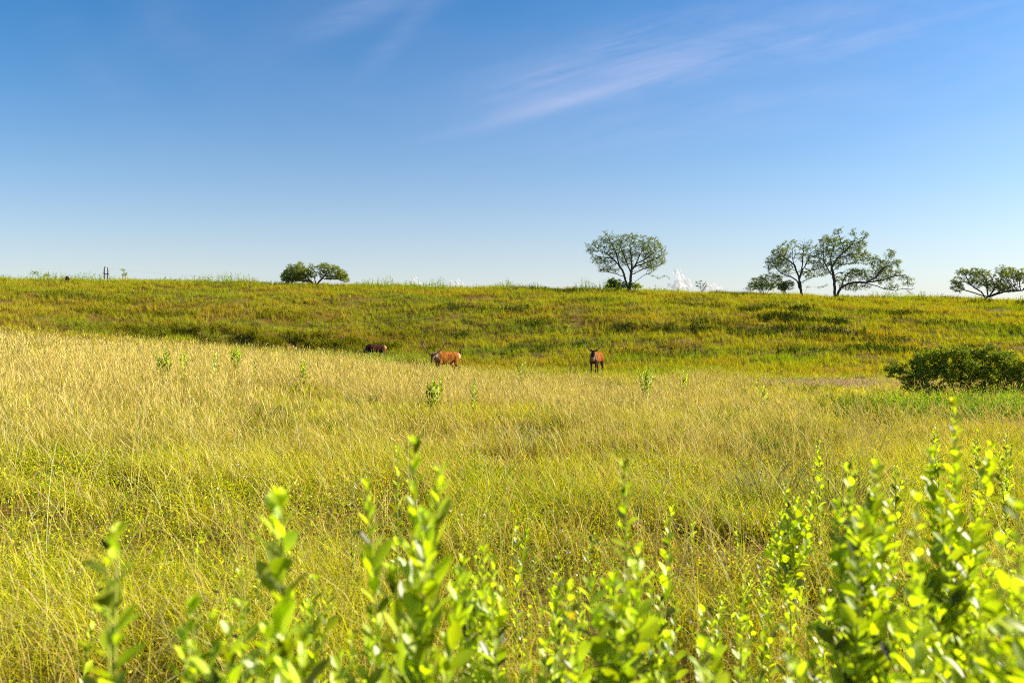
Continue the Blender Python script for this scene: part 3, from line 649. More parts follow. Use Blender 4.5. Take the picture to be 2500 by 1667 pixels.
# bushes and saplings along the crest
def bush(name, label, cat, d, base, blobs, n, group=None, **kw):
    bx, by = base
    limbs = [[base, (bx+(b[0]-bx)*.5, by+(b[1]-by)*.6)] for b in blobs]
    return tree(name, label, cat, d, base, limbs, blobs, n, group=group, **kw)
bush('bush', 'dark green leafy bush at the foot of the rounded tree, left of its trunk', 'bush', D-.6, (1512, 703), [(1498, 690, 16, 11), (1515, 692, 14, 10), (1530, 696, 14, 8), (1488, 698, 12, 6)], 150, step=.2, kill=.24, leaf=.16, nleaf=16, tip=.006, rmax=.03, cols=('gr', 'dg'), cw=(.7, 1), droop=.1)
bush('bush', 'yellow-green bush right against the foot of the rounded tree', 'bush', D-1.2, (1552, 703), [(1548, 696, 16, 7), (1560, 699, 10, 5)], 80, step=.2, kill=.24, leaf=.14, nleaf=14, tip=.006, rmax=.03, cols=('gr', 'yg'), cw=(1, .8), droop=.1)
bush('bush', 'broad leafy bush at the left of the forked mesquite tree', 'bush', D, (1868, 712), [(1850, 690, 20, 16), (1868, 682, 18, 16), (1885, 695, 18, 14), (1838, 702, 16, 8), (1860, 700, 28, 9), (1900, 682, 12, 12), (1830, 694, 10, 8)], 300, step=.22, kill=.26, leaf=.14, nleaf=7, tip=.006, rmax=.03, cols=('gr', 'yg'), cw=(1, .6), droop=.2)
bush('bush', 'small leafy bush between the broad bush and the forked trunk', 'bush', D-.5, (1915, 713), [(1908, 698, 14, 12), (1925, 695, 14, 12), (1918, 703, 20, 8)], 160, step=.22, kill=.26, leaf=.15, nleaf=12, tip=.006, rmax=.03, cols=('gr', 'dg'), cw=(1, .8), droop=.2)
bush('sapling', 'thin dark sapling on the crest in front of the white cloud', 'sapling', D-1, (1713, 706), [(1706, 692, 9, 9), (1719, 694, 9, 8), (1708, 686, 5, 5)], 60, step=.14, kill=.17, leaf=.10, nleaf=5, tip=.007, rmax=.03, cols=('dg', 'gr'), cw=(1, .8), thinr=.02)
bush('sapling', 'pale feathery shrub far left on the skyline', 'shrub', 128, (104, 688), [(96, 668, 10, 7), (108, 670, 9, 6), (118, 672, 6, 6)], 90, step=.22, kill=.28, leaf=.13, nleaf=4, tip=.01, rmax=.03, cols=('pg', 'gr'), cw=(1, .8), thinr=.03)
bush('sapling', 'faint thin sapling with tufted top, just right of the utility poles', 'sapling', 150, (299, 690), [(299, 658, 8, 4), (302, 669, 9, 5)], 60, step=.25, kill=.3, leaf=.15, nleaf=5, tip=.01, rmax=.05, cols=('pg', 'gr'), cw=(.8, 1), thinr=.04)
# ------------------------------------------------------------------ big shrub at the right with weeds in front
SD = 21.6
shr = [(2185, 900, 24, 16), (2215, 925, 26, 18), (2250, 880, 28, 20), (2290, 868, 30, 18), (2330, 862, 30, 16), (2250, 912, 32, 24), (2300, 905, 34, 28), (2350, 890, 34, 26), (2400, 868, 34, 18), (2440, 880, 34, 22), (2350, 925, 34, 20), (2400, 915, 34, 28), (2450, 920, 34, 24), (2490, 895, 34, 26), (2500, 930, 40, 30), (2240, 940, 24, 14), (2540, 900, 40, 30), (2195, 885, 10, 8), (2270, 858, 10, 8), (2312, 850, 12, 7), (2370, 850, 14, 9), (2420, 848, 16, 10), (2175, 915, 12, 10), (2470, 862, 14, 9), (2250, 955, 30, 12), (2300, 950, 34, 14), (2350, 955, 34, 12), (2400, 950, 34, 14), (2450, 955, 34, 12), (2500, 950, 34, 14), (2220, 945, 20, 12)]
tree('shrub', 'big dark spreading shrub at the right edge with a sunlit yellow-green top', 'shrub', SD, (2340, 972),
     [[(2340, 972), (2325, 940), (2300, 900), (2290, 880)], [(2338, 972), (2290, 955), (2240, 930), (2205, 908)], [(2340, 972), (2345, 930), (2350, 895)], [(2342, 972), (2375, 930), (2400, 890)], [(2345, 972), (2420, 940), (2460, 900)], [(2336, 972), (2270, 962), (2225, 950)], [(2345, 972), (2440, 955), (2500, 920)], [(2260, 942), (2250, 905)]],
     shr, 2100, step=.085, kill=.10, leaf=.062, nleaf=9, tip=.0025, rmax=.03, cols=('gr', 'dg', 'yg'), cw=(.8, .8, .5), droop=-.1, yscale=.9, thinr=.012, dense=1.9)
bush('fern_weed', 'bright green feathery weed clump in front of the dark shrub', 'weed', 19.5, (2400, 1035), [(2395, 985, 28, 14), (2425, 990, 20, 12), (2370, 990, 20, 14)], 320, step=.06, kill=.075, leaf=.05, nleaf=10, tip=.002, rmax=.01, cols=('gr', 'yg'), cw=(1.2, .3), droop=.3, thinr=.02)

# ------------------------------------------------------------------ leafy forbs
def leafy(B, stem_pts, L0, Wr, spacing, t0, col_pair, up=.75, dens_tip=.6, rg=rng):
    """leaves along one stem (points (n,3)); broad elliptic, spirally set"""
    pts = np.asarray(stem_pts); seg = np.linalg.norm(np.diff(pts, axis=0), axis=1); s = np.concatenate([[0], np.cumsum(seg)]); T = s[-1]
    pos = []; q = t0*T
    while q < T:
        pos.append(q); f = q/T; q += spacing*.68*(1-(1-dens_tip)*sst(.6, 1., f))*(0.75+.5*rg.random())
    pos = np.array(pos+[T, T, T]); n = len(pos)
    c = np.stack([np.interp(pos, s, pts[:, k]) for k in range(3)], -1)
    f = pos/T; tg = np.stack([np.interp(np.clip(pos, 0, T*.99)+T*.01, s, pts[:, k]) for k in range(3)], -1)-np.stack([np.interp(np.clip(pos, 0, T*.99), s, pts[:, k]) for k in range(3)], -1)
    tg /= np.linalg.norm(tg, axis=1, keepdims=True)+1e-9
    az = np.arange(n)*2.4+rg.random()*6+rg.normal(size=n)*.25
    out = np.stack([np.cos(az), np.sin(az), np.zeros(n)], -1); out -= tg*(out*tg).sum(1)[:, None]; out /= np.linalg.norm(out, axis=1, keepdims=True)+1e-9
    ang = (up+.12)*(.75+.5*rg.random(n)); ang[-3:] = 1.15
    d = out*np.cos(ang)[:, None]+tg*np.sin(ang)[:, None]
    side = np.cross(tg, out); nrm = np.cross(d, side)
    roll = rg.normal(size=n)*.45; side2 = side*np.cos(roll)[:, None]+nrm*np.sin(roll)[:, None]; nrm2 = np.cross(d, side2)
    L = L0*(.80+.55*rg.random(n))*(1-.55*sst(.75, 1.0, f)); W = L*Wr*(.85+.3*rg.random(n))
    prof = [(0, .05), (.22, .62), (.45, .95), (.65, 1.0), (.85, .68), (1.0, .06)]
    nv = len(prof)*3; V_ = np.zeros((n, nv, 3)); bend = .22*rg.random(n)-.02; fold = .22+.25*rg.random(n)
    for k, (t, w) in enumerate(prof):
        cen = c+d*(L*t)[:, None]-nrm2*(-L*bend*t*t)[:, None]*-1
        ww = (W*w*.5)[:, None]; lift = (W*w*.5*fold)[:, None]*nrm2
        V_[:, 3*k] = cen-side2*ww+lift; V_[:, 3*k+1] = cen; V_[:, 3*k+2] = cen+side2*ww+lift
    col = np.array(col_pair[0])[None]*(1-rg.random((n, 1)))+np.array(col_pair[1])[None]*rg.random((n, 1)); col = col*(.85+.3*rg.random((n, 1)))
    yel = rg.random(n) < .002; col[yel] = np.array([.55, .42, .03])
    col = col*(1+.25*sst(.7, 1, f))[:, None]
    B.V.append(V_.reshape(-1, 3).astype(np.float32)); B.C.append(np.repeat(col, nv, 0).astype(np.float32))
    b = (np.arange(n)*nv)[:, None]+B.n
    for k in range(len(prof)-1):
        B.Q.append(b+np.array([[3*k, 3*k+1, 3*k+4, 3*k+3]])); B.Q.append(b+np.array([[3*k+1, 3*k+2, 3*k+5, 3*k+4]]))
    B.n += n*nv
LC = ((.26, .37, .012), (.47, .53, .014))
def forb(label, d, base_px, tips, L=.042, Wr=.46, sp=.017, t0=.25, col=LC, group='leafy forbs in the foreground', up=.75, name='leafy_forb', cat='wild plant', r0=.0038, fork=.5, cnt=None):
    """tips: list of (px, py[, dy]) ; the first is the main stem"""
    bx = (base_px-1250)/F*d; z0 = Hs(bx, d); root = empty(name, (bx, d, z0)); tag(root, label, cat, group)
    B = Blades(); chains = []; main = None
    for i, tp in enumerate(tips):
        dy = tp[2] if len(tp) > 2 else (0 if i == 0 else rng.normal()*.05*min(1, d))
        p1 = at(tp[0], tp[1], d+dy)-np.array([bx, d, z0])
        if i == 0:
            p0 = np.array([0, 0, -.02]); mid = p0*.5+p1*.5+np.array([rng.normal()*.012, rng.normal()*.012, 0])
            ts = np.linspace(0, 1, 14)[:, None]; pts = (1-ts)**2*p0+2*ts*(1-ts)*mid+ts**2*p1; main = pts
            rad = r0*(1-.65*ts[:, 0])
        else:
            hmain = main[-1][2]; fz = min(fork*hmain*(.8+.5*rng.random()), p1[2]*.75); k = int(np.argmin(abs(main[:, 2]-fz))); p0 = main[k]
            mid = np.array([p0[0]+(p1[0]-p0[0])*.65, p0[1]+(p1[1]-p0[1])*.65, p0[2]+(p1[2]-p0[2])*.4])
            ts = np.linspace(0, 1, 10)[:, None]; pts = (1-ts)**2*p0+2*ts*(1-ts)*mid+ts**2*p1; rad = r0*.7*(1-.6*ts[:, 0])
        chains.append((pts, rad)); leafy(B, pts, L, Wr, sp, t0 if i == 0 else .08, col, up)
    tm = tube_mesh('stem', chains, 6); link('stem', tm, M_stem, root)
    B.build('leaves', M_leaf, root); return root
M_stem = noise_mat('green_stem', (.25, .30, .04), (.38, .38, .08), 30, rough=.5)
forb('single sparse stem with big drooping leaves, the leftmost near plant', 1.05, 300, [(285, 1318), (262, 1345)], L=.055, Wr=.44, sp=.036, t0=.25, up=.6)
forb('single upright stem with glinting pale leaves, second near plant from the left', 1.15, 735, [(688, 1225), (668, 1250)], L=.056, Wr=.45, sp=.032, t0=.3, up=.8)
forb('big branched plant with long dark leaves, tallest in the middle foreground', 1.3, 1003, [(1012, 1095), (895, 1195), (1072, 1165), (1040, 1290, -.05), (960, 1400, .05), (1120, 1420)], L=.052, Wr=.40, sp=.022, t0=.2, up=.95)
forb('thin leafy stem rising just behind the big branched plant', 2.6, 968, [(970, 1098)], L=.04, sp=.035)
forb('bushy many-tipped plant just right of the big branched plant', 1.7, 1170, [(1180, 1350), (1130, 1375), (1205, 1365), (1105, 1440), (1225, 1450), (1160, 1420)], sp=.018)
forb('slender stem left of the bushy middle plant, reaching half its height', 1.5, 930, [(926, 1430), (905, 1500)], sp=.03)
forb('tall spike with round crowded top leaves, right of the middle', 1.5, 1530, [(1523, 1148), (1560, 1345), (1490, 1450)], L=.045, Wr=.52, sp=.021, t0=.2, up=.6)
forb('leaning leafy stem just right of the tall middle spike', 2.1, 1600, [(1637, 1250)], L=.045, sp=.03, t0=.35)
forb('broad leafy plant at the foot of the tall middle spike', 1.35, 1500, [(1500, 1425), (1440, 1440), (1555, 1470), (1470, 1540), (1530, 1560)], L=.055, Wr=.46, sp=.026, up=.65)
forb('narrow leafy stem between the tall spike and the leaning stem', 1.9, 1590, [(1590, 1408), (1612, 1470)], sp=.028)
forb('leafy stem standing right of the leaning stem, lower than it', 1.9, 1655, [(1650, 1475), (1630, 1530)], sp=.03)
forb('dense pale bushy plant with two thick heads, left one of the big right pair', 1.45, 2110, [(2075, 1150), (2140, 1142), (2045, 1240), (2170, 1235), (2100, 1250, -.08), (2060, 1330), (2180, 1370), (2130, 1300, .08), (2020, 1480), (2200, 1500)], L=.038, Wr=.5, sp=.0145, t0=.15)
forb('tallest spike of the foreground, dense round leaves, in front of the dark shrub', 1.6, 2345, [(2330, 992), (2272, 1110), (2420, 1095), (2300, 1230, -.05), (2380, 1250), (2250, 1380), (2410, 1400), (2330, 1400, .06)], L=.038, Wr=.55, sp=.0155, t0=.2)
forb('blurred bent sprig between the two tallest right plants', 1.15, 2215, [(2240, 1225), (2225, 1400)], L=.036, Wr=.6, sp=.026, t0=.5)
forb('blurred near plant cut by the right edge, its lower leaves very large', 1.0, 2490, [(2485, 1250), (2445, 1330), (2520, 1420), (2440, 1500), (2500, 1560)], L=.042, Wr=.55, sp=.026, up=.6)
forb('dark blurred sprig at the bottom edge, right of the middle', .95, 1720, [(1722, 1592), (1745, 1610)], L=.042, Wr=.5, sp=.03, t0=.6)
forb('blurred rosette top at the bottom edge, left of the pale bushy pair', .95, 1930, [(1935, 1628), (1950, 1650)], L=.04, Wr=.5, sp=.025, t0=.6)
forb('blurred low leafy plant near the bottom left, with upright blunt leaves', 1.1, 500, [(470, 1495), (520, 1525), (450, 1570), (560, 1560)], L=.05, Wr=.46, sp=.026, up=.9)
forb('dark leaved stem with curled tip leaves behind the blurred low plant at left', 1.7, 592, [(588, 1408), (600, 1480)], L=.042, Wr=.44, sp=.028)
forb('fresh leafy stem left of the big branched plant, its top level with the curled stem', 1.9, 770, [(772, 1418), (740, 1480), (800, 1460)], sp=.026)
forb('low blurred plant at the foot of the glinting stem', 1.15, 690, [(700, 1480), (650, 1560), (740, 1570)], L=.055, Wr=.45, sp=.03, up=.8)
forb('low leafy plant at the bottom edge below the big branched plant, left side', 1.4, 860, [(860, 1560), (830, 1600), (900, 1590)], sp=.026)
forb('short stem with broad leaves at the bottom edge below the bushy middle plant', 1.3, 1100, [(1095, 1575), (1060, 1610)], L=.05, sp=.028)
forb('slim yellow-green stem between the bushy middle plant and the tall spike, further back', 3.0, 1262, [(1262, 1280), (1285, 1300)], sp=.03)
forb('slim stem with pale leaves left of the tall middle spike, its base hidden in grass', 2.4, 1360, [(1360, 1372), (1345, 1420)], sp=.03)
forb('upright light green plant at the bottom between the bushy plant and the broad one', 1.7, 1365, [(1368, 1555), (1330, 1580), (1400, 1590)], sp=.026)
forb('small upright stem standing alone right of the broad near plants', 2.0, 1810, [(1808, 1472), (1822, 1520)], sp=.032)
forb('low plant with narrow upright leaves left of the small lone stem', 2.0, 1742, [(1742, 1530), (1755, 1560)], sp=.032)
forb('bushy plant of middle distance, left of the pale bushy pair, with crowded tips', 2.9, 1930, [(1918, 1190), (1945, 1225), (1905, 1260), (1960, 1270), (1985, 1210), (1890, 1300), (1930, 1300), (1975, 1330), (1880, 1340)], L=.045, sp=.02)
forb('tall thin leafy spike standing behind the bushy plant, in the straw', 4.6, 2003, [(2003, 1082), (1995, 1095)], L=.045, sp=.03)
forb('thin green spike between the two big right plants, further back', 4.0, 2185, [(2188, 1145), (2200, 1180)], L=.045, sp=.03)
forb('thin leafy spike behind the left shoulder of the tallest spike', 4.8, 2287, [(2287, 1035), (2280, 1060)], L=.045, sp=.03)
forb('leafy spike right of the tallest spike, in the straw near the edge', 4.2, 2455, [(2457, 1065), (2470, 1090), (2440, 1110)], L=.045, sp=.028)
forb('short leafy spike just right of the tallest spike, further back than it', 5.0, 2385, [(2387, 1055), (2380, 1080)], L=.045, sp=.03)
forb('dense plant filling the corner between the tallest spike and the edge plant', 1.35, 2400, [(2390, 1470), (2350, 1530), (2420, 1540), (2300, 1560)], sp=.02)
forb('low dense plant at the bottom between the pale pair and the tallest spike', 1.5, 2260, [(2255, 1480), (2225, 1530), (2290, 1500), (2240, 1590)], sp=.02, L=.045)
forb('dark slim spike with tiny leaves behind the gap left of the big branched plant', 4.0, 862, [(862, 1170)], L=.02, Wr=.5, sp=.02, col=((.09, .15, .02), (.14, .2, .03)))
def undergrowth():
    B = Blades(); stems = []
    for i in range(230):
        d = 1.25+3.6*random.random()**1.2; u = random.uniform(-.62, .68)
        if u < -.36 and random.random() < .75: continue
        if random.random() > .35+.65*float(sst(-.3, .5, np.array(u))) : continue
        x = u*d; z = Hs(x, d); py = random.uniform(1430, 1660)-max(0, u)*200*random.random(); top = CAMZ+(833.5-py)/F*d
        if d > 2.4: top = min(top, z+random.uniform(.38, .62))
        top = max(top, z+.3); p0 = np.array([x, d, z-.02]); p1 = np.array([x+random.gauss(0, .05), d+random.gauss(0, .05), top]); ts = np.linspace(0, 1, 8)[:, None]
        pts = p0*(1-ts)+p1*ts+np.sin(ts*3.1)*np.array([random.gauss(0, .012), 0, 0]); stems.append((pts, .0024*(1-.6*ts[:, 0])))
        leafy(B, pts, random.uniform(.026, .046), random.uniform(.38, .55), .024, .3, LC, random.uniform(.6, .9))
    o = B.build('leafy_undergrowth', M_leaf); tag(o, 'low leafy green weeds filling the ground between the foreground plants', 'weeds', kind='stuff')
    link('stems', tube_mesh('stems', stems, 5), M_stem, o)
undergrowth()
# mid-distance plants
def midplant(label, px, top, d, n, spread, tall=None):
    tips = [(px, top)]
    for k in range(n-1): tips.append((px+rng.normal()*spread*.55, top+rng.random()**.7*26*20/d, rng.normal()*.16))
    forb(label, d, px, tips, L=.08, Wr=.40, sp=.045, t0=.25, group='leafy plants standing in the straw grass', r0=.006, fork=.12, col=((.24, .32, .02), (.46, .50, .06)))
midplant('leafy green clump at the left of the straw field, the broader of two neighbours', 402, 850, 17, 14, 24)
midplant('leafy green clump at the left of the straw field, the narrower of two neighbours', 448, 858, 17, 8, 12)
midplant('thin green plant left of the tall clump near the field edge', 523, 860, 18, 6, 10)
midplant('tall green clump at the far edge of the straw field, left of the deer', 578, 838, 19, 14, 20)
midplant('small green sprig right of the tall clump', 622, 880, 18, 4, 6)
midplant('green sprig below the grazing dark stag, standing in straw', 742, 872, 18, 6, 10)
midplant('green leafy clump directly below the orange stag', 1058, 915, 15, 14, 24)
midplant('thin green sprig below and right of the orange stag', 1158, 928, 16, 4, 8)
midplant('green sprigs below the gap between the two right stags', 1275, 872, 34, 9, 34)
midplant('pale leafy clump right of the standing stag', 1578, 895, 22, 14, 26)
midplant('small pale sprig right of the pale clump, near the brown patch', 1668, 898, 24, 6, 12)
midplant('green sprig in straw above the bushy plant group, left of the green bank', 1862, 935, 16, 6, 14)

# ------------------------------------------------------------------ stags
def loft(V_, Fq, rings, sides=14):
    """rings: (centre, axis_w, axis_h) closed ends"""
    n0 = len(V_); th = np.arange(sides)*2*np.pi/sides
    for c, a, b in rings:
        for t in th: V_.append(tuple(np.array(c)+np.cos(t)*np.array(a)+np.sin(t)*np.array(b)))
    for k in range(len(rings)-1):
        for j in range(sides):
            j2 = (j+1) % sides; Fq.append((n0+k*sides+j, n0+k*sides+j2, n0+(k+1)*sides+j2, n0+(k+1)*sides+j))
    Fq.append(tuple(n0+j for j in range(sides))[::-1]); m = n0+(len(rings)-1)*sides; Fq.append(tuple(m+j for j in range(sides)))
def chain(V_, Fq, pts, rads, flat=1.0):
    """pts list of 3D, rads list (r or (rw, rh)); rounded ends"""
    pts = [np.array(p, float) for p in pts]; rings = []
    rr = [(r, r) if np.isscalar(r) else r for r in rads]
    tg = np.gradient(np.array(pts), axis=0); tg /= np.linalg.norm(tg, axis=1, keepdims=True)
    def ring(c, t, rw, rh):
        lat = np.array([0, 1., 0]); lat = lat-t*np.dot(lat, t)
        if np.linalg.norm(lat) < .3: lat = np.array([1., 0, 0])-t*t[0]
        lat /= np.linalg.norm(lat); h = np.cross(t, lat); rings.append((c, lat*rw, h*rh))
    ring(pts[0]-tg[0]*rr[0][1]*.85, tg[0], rr[0][0]*.4, rr[0][1]*.4); ring(pts[0]-tg[0]*rr[0][1]*.5, tg[0], rr[0][0]*.82, rr[0][1]*.82)
    for i in range(len(pts)):
        ring(pts[i], tg[i], *rr[i])
        if i < len(pts)-1: ring((pts[i]+pts[i+1])/2, (tg[i]+tg[i+1])/np.linalg.norm(tg[i]+tg[i+1]), (rr[i][0]+rr[i+1][0])/2, (rr[i][1]+rr[i+1][1])/2)
    ring(pts[-1]+tg[-1]*rr[-1][1]*.5, tg[-1], rr[-1][0]*.82, rr[-1][1]*.82); ring(pts[-1]+tg[-1]*rr[-1][1]*.85, tg[-1], rr[-1][0]*.4, rr[-1][1]*.4)
    loft(V_, Fq, rings)
def fur_mat(name, body, dark, rump):
    m, nt, out = newmat(name); p = nd(nt, 'ShaderNodeBsdfPrincipled'); p.inputs['Roughness'].default_value = .9; p.inputs['Specular IOR Level'].default_value = .05
    a = nd(nt, 'ShaderNodeAttribute', attribute_name='tint'); n = nd(nt, 'ShaderNodeTexNoise'); n.inputs['Scale'].default_value = 9; n.inputs['Detail'].default_value = 5
    t_ = nd(nt, 'ShaderNodeTexCoord'); mp = nd(nt, 'ShaderNodeMapping'); mp.inputs['Scale'].default_value = (1, 1, .35); nt.links.new(t_.outputs['Object'], mp.inputs[0]); nt.links.new(mp.outputs[0], n.inputs['Vector'])
    r = nd(nt, 'ShaderNodeValToRGB'); r.color_ramp.elements[0].position = .3; r.color_ramp.elements[0].color = (.38, .34, .34, 1); r.color_ramp.elements[1].position = .7; r.color_ramp.elements[1].color = (1.5, 1.5, 1.5, 1)
    mu = nd(nt, 'ShaderNodeMixRGB', blend_type='MULTIPLY'); mu.inputs[0].default_value = 1; nt.links.new(n.outputs[0], r.inputs[0]); nt.links.new(a.outputs[0], mu.inputs[1]); nt.links.new(r.outputs[0], mu.inputs[2])
    nt.links.new(mu.outputs[0], p.inputs['Base Color']); nt.links.new(p.outputs[0], out.inputs[0]); return m
M_fur = fur_mat('stag_fur', None, None, None)
def stag(label, px, d, heading, head, antler_scale=1.0, neck=None, scale=1.0, tail='down', palette=None, dz=0.0, yaw=0.0, pitch=-.5):
    """heading: direction of travel in degrees from +X; head: position of the skull base (x forward, z) in the body's frame"""
    x = (px-1250)/F*d; z = Hs(x, d)+dz
    root = empty('stag', (x, d, z), R(heading)); root.scale = (scale,)*3; tag(root, label, 'deer', 'stags grazing below the hill')
    V_, Fq = [], []
    chain(V_, Fq, [(-.80, 0, 1.10), (-.62, 0, 1.13), (-.32, 0, 1.10), (0, 0, 1.04), (.30, 0, 1.07), (.52, 0, 1.12), (.66, 0, 1.10)],
          [(.15, .20), (.23, .28), (.26, .31), (.29, .35), (.27, .36), (.22, .33), (.15, .25)])
    nb = np.array([.55, 0, 1.16]); hd = np.array([head[0], head[1] if len(head) > 2 else 0, head[-1]])
    m1 = nb*.62+hd*.38+np.array([0, 0, -.02]); m2 = nb*.25+hd*.75+np.array([0, 0, .02])
    chain(V_, Fq, [nb, m1, m2, hd], [(.17, .26), (.13, .20), (.10, .14), (.09, .11)])
    fw = np.array([math.cos(yaw)*math.cos(pitch), math.sin(yaw)*math.cos(pitch), math.sin(pitch)])
    lat = np.array([-math.sin(yaw), math.cos(yaw), 0]); upv = np.cross(fw, lat)
    chain(V_, Fq, [hd, hd+fw*.14, hd+fw*.30, hd+fw*.40], [(.095, .11), (.085, .10), (.05, .065), (.042, .05)])
    chain(V_, Fq, [hd+fw*.05-upv*.06, hd+fw*.33-upv*.05], [(.05, .04), (.035, .025)])
    for sgn in (1, -1):
        o_ = .04*sgn
        chain(V_, Fq, [(.48, .13*sgn, 1.02), (.46, .16*sgn, .84), (.49+o_, .15*sgn, .66), (.51+o_, .14*sgn, .46), (.50+o_, .14*sgn, .28), (.50+o_, .14*sgn, .12), (.54+o_, .14*sgn, .04)], [(.10, .16), (.085, .12), (.055, .07), (.045, .05), (.03, .034), (.035, .038), (.042, .05)])
        chain(V_, Fq, [(-.60, .13*sgn, 1.08), (-.50, .16*sgn, .88), (-.52-o_, .15*sgn, .72), (-.74-o_, .14*sgn, .52), (-.71-o_, .14*sgn, .32), (-.68-o_, .14*sgn, .12), (-.64-o_, .14*sgn, .04)], [(.15, .22), (.12, .19), (.08, .12), (.045, .06), (.033, .038), (.035, .038), (.042, .05)])
    me = bpy.data.meshes.new('body'); me.from_pydata(V_, [], Fq); me.update()
    bm = bmesh.new(); bm.from_mesh(me); bmesh.ops.recalc_face_normals(bm, faces=bm.faces); bm.to_mesh(me); bm.free()
    tmp = bpy.data.objects.new('tmp_body', me); C.objects.link(tmp)
    rm = tmp.modifiers.new('r', 'REMESH'); rm.mode = 'VOXEL'; rm.voxel_size = .022; rm.use_smooth_shade = True
    sm = tmp.modifiers.new('s', 'SMOOTH'); sm.factor = .5; sm.iterations = 4
    dg = bpy.context.evaluated_depsgraph_get(); me2 = bpy.data.meshes.new_from_object(tmp.evaluated_get(dg)); bpy.data.objects.remove(tmp)
    me2.name = 'body'; n = len(me2.vertices); co = np.zeros(n*3, np.float32); me2.vertices.foreach_get('co', co); co = co.reshape(-1, 3)
    pal = dict(body=(.50, .19, .035), dark=(.055, .028, .018), neck=(.30, .17, .09), rump=(.62, .50, .36), head=(.10, .06, .04), belly=(.34, .17, .06))
    if palette: pal.update(palette)
    g = {k: np.array(v) for k, v in pal.items()}; nz = np.array(fbm(co[:, 0]*6, co[:, 2]*6+co[:, 1]*4, 3))[:, None]-.5
    X_, Y_, Z_ = co[:, 0:1], co[:, 1:2], co[:, 2:3]
    def st(a, b, v): return sst(a, b, v)
    col = g['body']+0*X_; col = col*(1-st(.8, .7, Z_)*0)
    mixc = lambda c, k, w: c*(1-w)+g[k]*w
    col = mixc(col, 'belly', 1-st(.78, .95, Z_+nz*.2)); col = mixc(col, 'dark', 1-st(.60, .76, Z_+nz*.15))
    col = mixc(col, 'neck', st(.50, .66, X_+nz*.2)*st(.60, .85, Z_)); 
    col = mixc(col, 'rump', (1-st(-.80, -.70, X_+nz*.12))*st(.78, .92, Z_))
    hd3 = hd[None]; dd = np.linalg.norm(co-(hd3+fw[None]*.18), axis=1)[:, None]; col = mixc(col, 'head', 1-st(.20, .30, dd))  # dark tint around the face stands in for shade on the head
    if 'patch' in pal:
        pt = st(.60, .66, np.array(fbm(co[:, 0]*2.6+7, co[:, 2]*3.1+co[:, 1]*2, 2))[:, None]); col = mixc(col, 'patch', pt*(1-st(.95, 1.1, Z_)))
    ca_ = me2.color_attributes.new('tint', 'FLOAT_COLOR', 'POINT'); c4 = np.ones((n, 4), np.float32); c4[:, :3] = col; ca_.data.foreach_set('color', c4.ravel())
    me2.materials.clear(); me2.materials.append(M_fur); link('body', me2, M_fur, root)
    # ears
    for sgn in (1, -1):
        b0 = hd+lat*sgn*.07+upv*.05; tipp = b0+lat*sgn*.17-fw*.05+upv*.03; mid = (b0+tipp)/2
        me = tube_mesh('ear', [([b0, mid, tipp], [.02, .04, .006])], 7); link('ear', me, M_stump, root)
    # antlers: swept up and out, with brow, middle and forked top tines
    up0 = np.array([0, 0, 1.])*.9-np.array([math.cos(yaw), math.sin(yaw), 0])*.25; S_ = antler_scale
    bez = lambda P0, P1, P2, n=9: [(1-t)**2*P0+2*t*(1-t)*P1+t*t*P2 for t in np.linspace(0, 1, n)]
    for sgn in (1, -1):
        b0 = hd+lat*sgn*.045+upv*.08; f3 = np.array([math.cos(yaw), math.sin(yaw), 0])
        P1 = b0+(lat*sgn*.34+up0*.10)*S_; P2 = b0+(lat*sgn*.42+up0*.52)*S_
        beam = bez(b0, P1, P2, 11); chs = [(beam, np.linspace(.034, .020, 11))]
        top = np.array(beam[-1])
        for tv, rr_ in [((lat*sgn*.13+up0*.16), .012), ((-lat*sgn*.13+up0*.26), .013), ((lat*sgn*.02+up0*.12+f3*.12), .010)]:
            e = top+tv*S_; chs.append((bez(top, top+tv*S_*.5+up0*.02, e, 5), np.linspace(rr_*1.6, .006, 5)))
        for k, tv in [(1, f3*.24+up0*.14+lat*sgn*.03), (4, f3*.16+up0*.16-lat*sgn*.02), (7, f3*.05+up0*.16+lat*sgn*.10)]:
            b1 = np.array(beam[k]); chs.append((bez(b1, b1+tv*S_*.5-up0*.02, b1+tv*S_, 5), np.linspace(.022, .006, 5)))
        link('antler', tube_mesh('antler', chs, 6), M_antler, root)
    if tail == 'up': pts = [(-.93, 0, 1.18), (-1.02, 0, 1.24), (-1.03, 0, 1.36), (-.99, 0, 1.46), (-1.05, 0, 1.53), (-1.10, 0, 1.56)]; rr = [.045, .036, .032, .032, .045, .015]
    else: pts = [(-.94, 0, 1.17), (-1.0, 0, 1.10), (-1.0, 0, .98), (-.98, 0, .90)]; rr = [.035, .04, .035, .01]
    link('tail', tube_mesh('tail', [(np.array(pts), rr)], 7), M_tail, root)
    return root
M_tail = noise_mat('tail_fur', (.06, .03, .02), (.14, .07, .04), 12)
stag('dark brown stag grazing with lowered head, the farthest of the three', 917, 61.5, 212, (1.02, 0, .62), 0.85, scale=.93, yaw=-.3, pitch=-1.0, palette=dict(body=(.045, .016, .010), neck=(.03, .014, .010), rump=(.36, .20, .07), belly=(.03, .015, .010), patch=(.60, .50, .38)))
stag('orange-brown stag with lifted tail, turned left with its face lowered towards us', 1088, 42, 221, (.92, .16, 1.20), 1.36, yaw=.60, pitch=-1.1, tail='up', palette=dict(body=(.22, .080, .012), neck=(.26, .17, .10), rump=(.42, .28, .15), belly=(.22, .08, .01)))
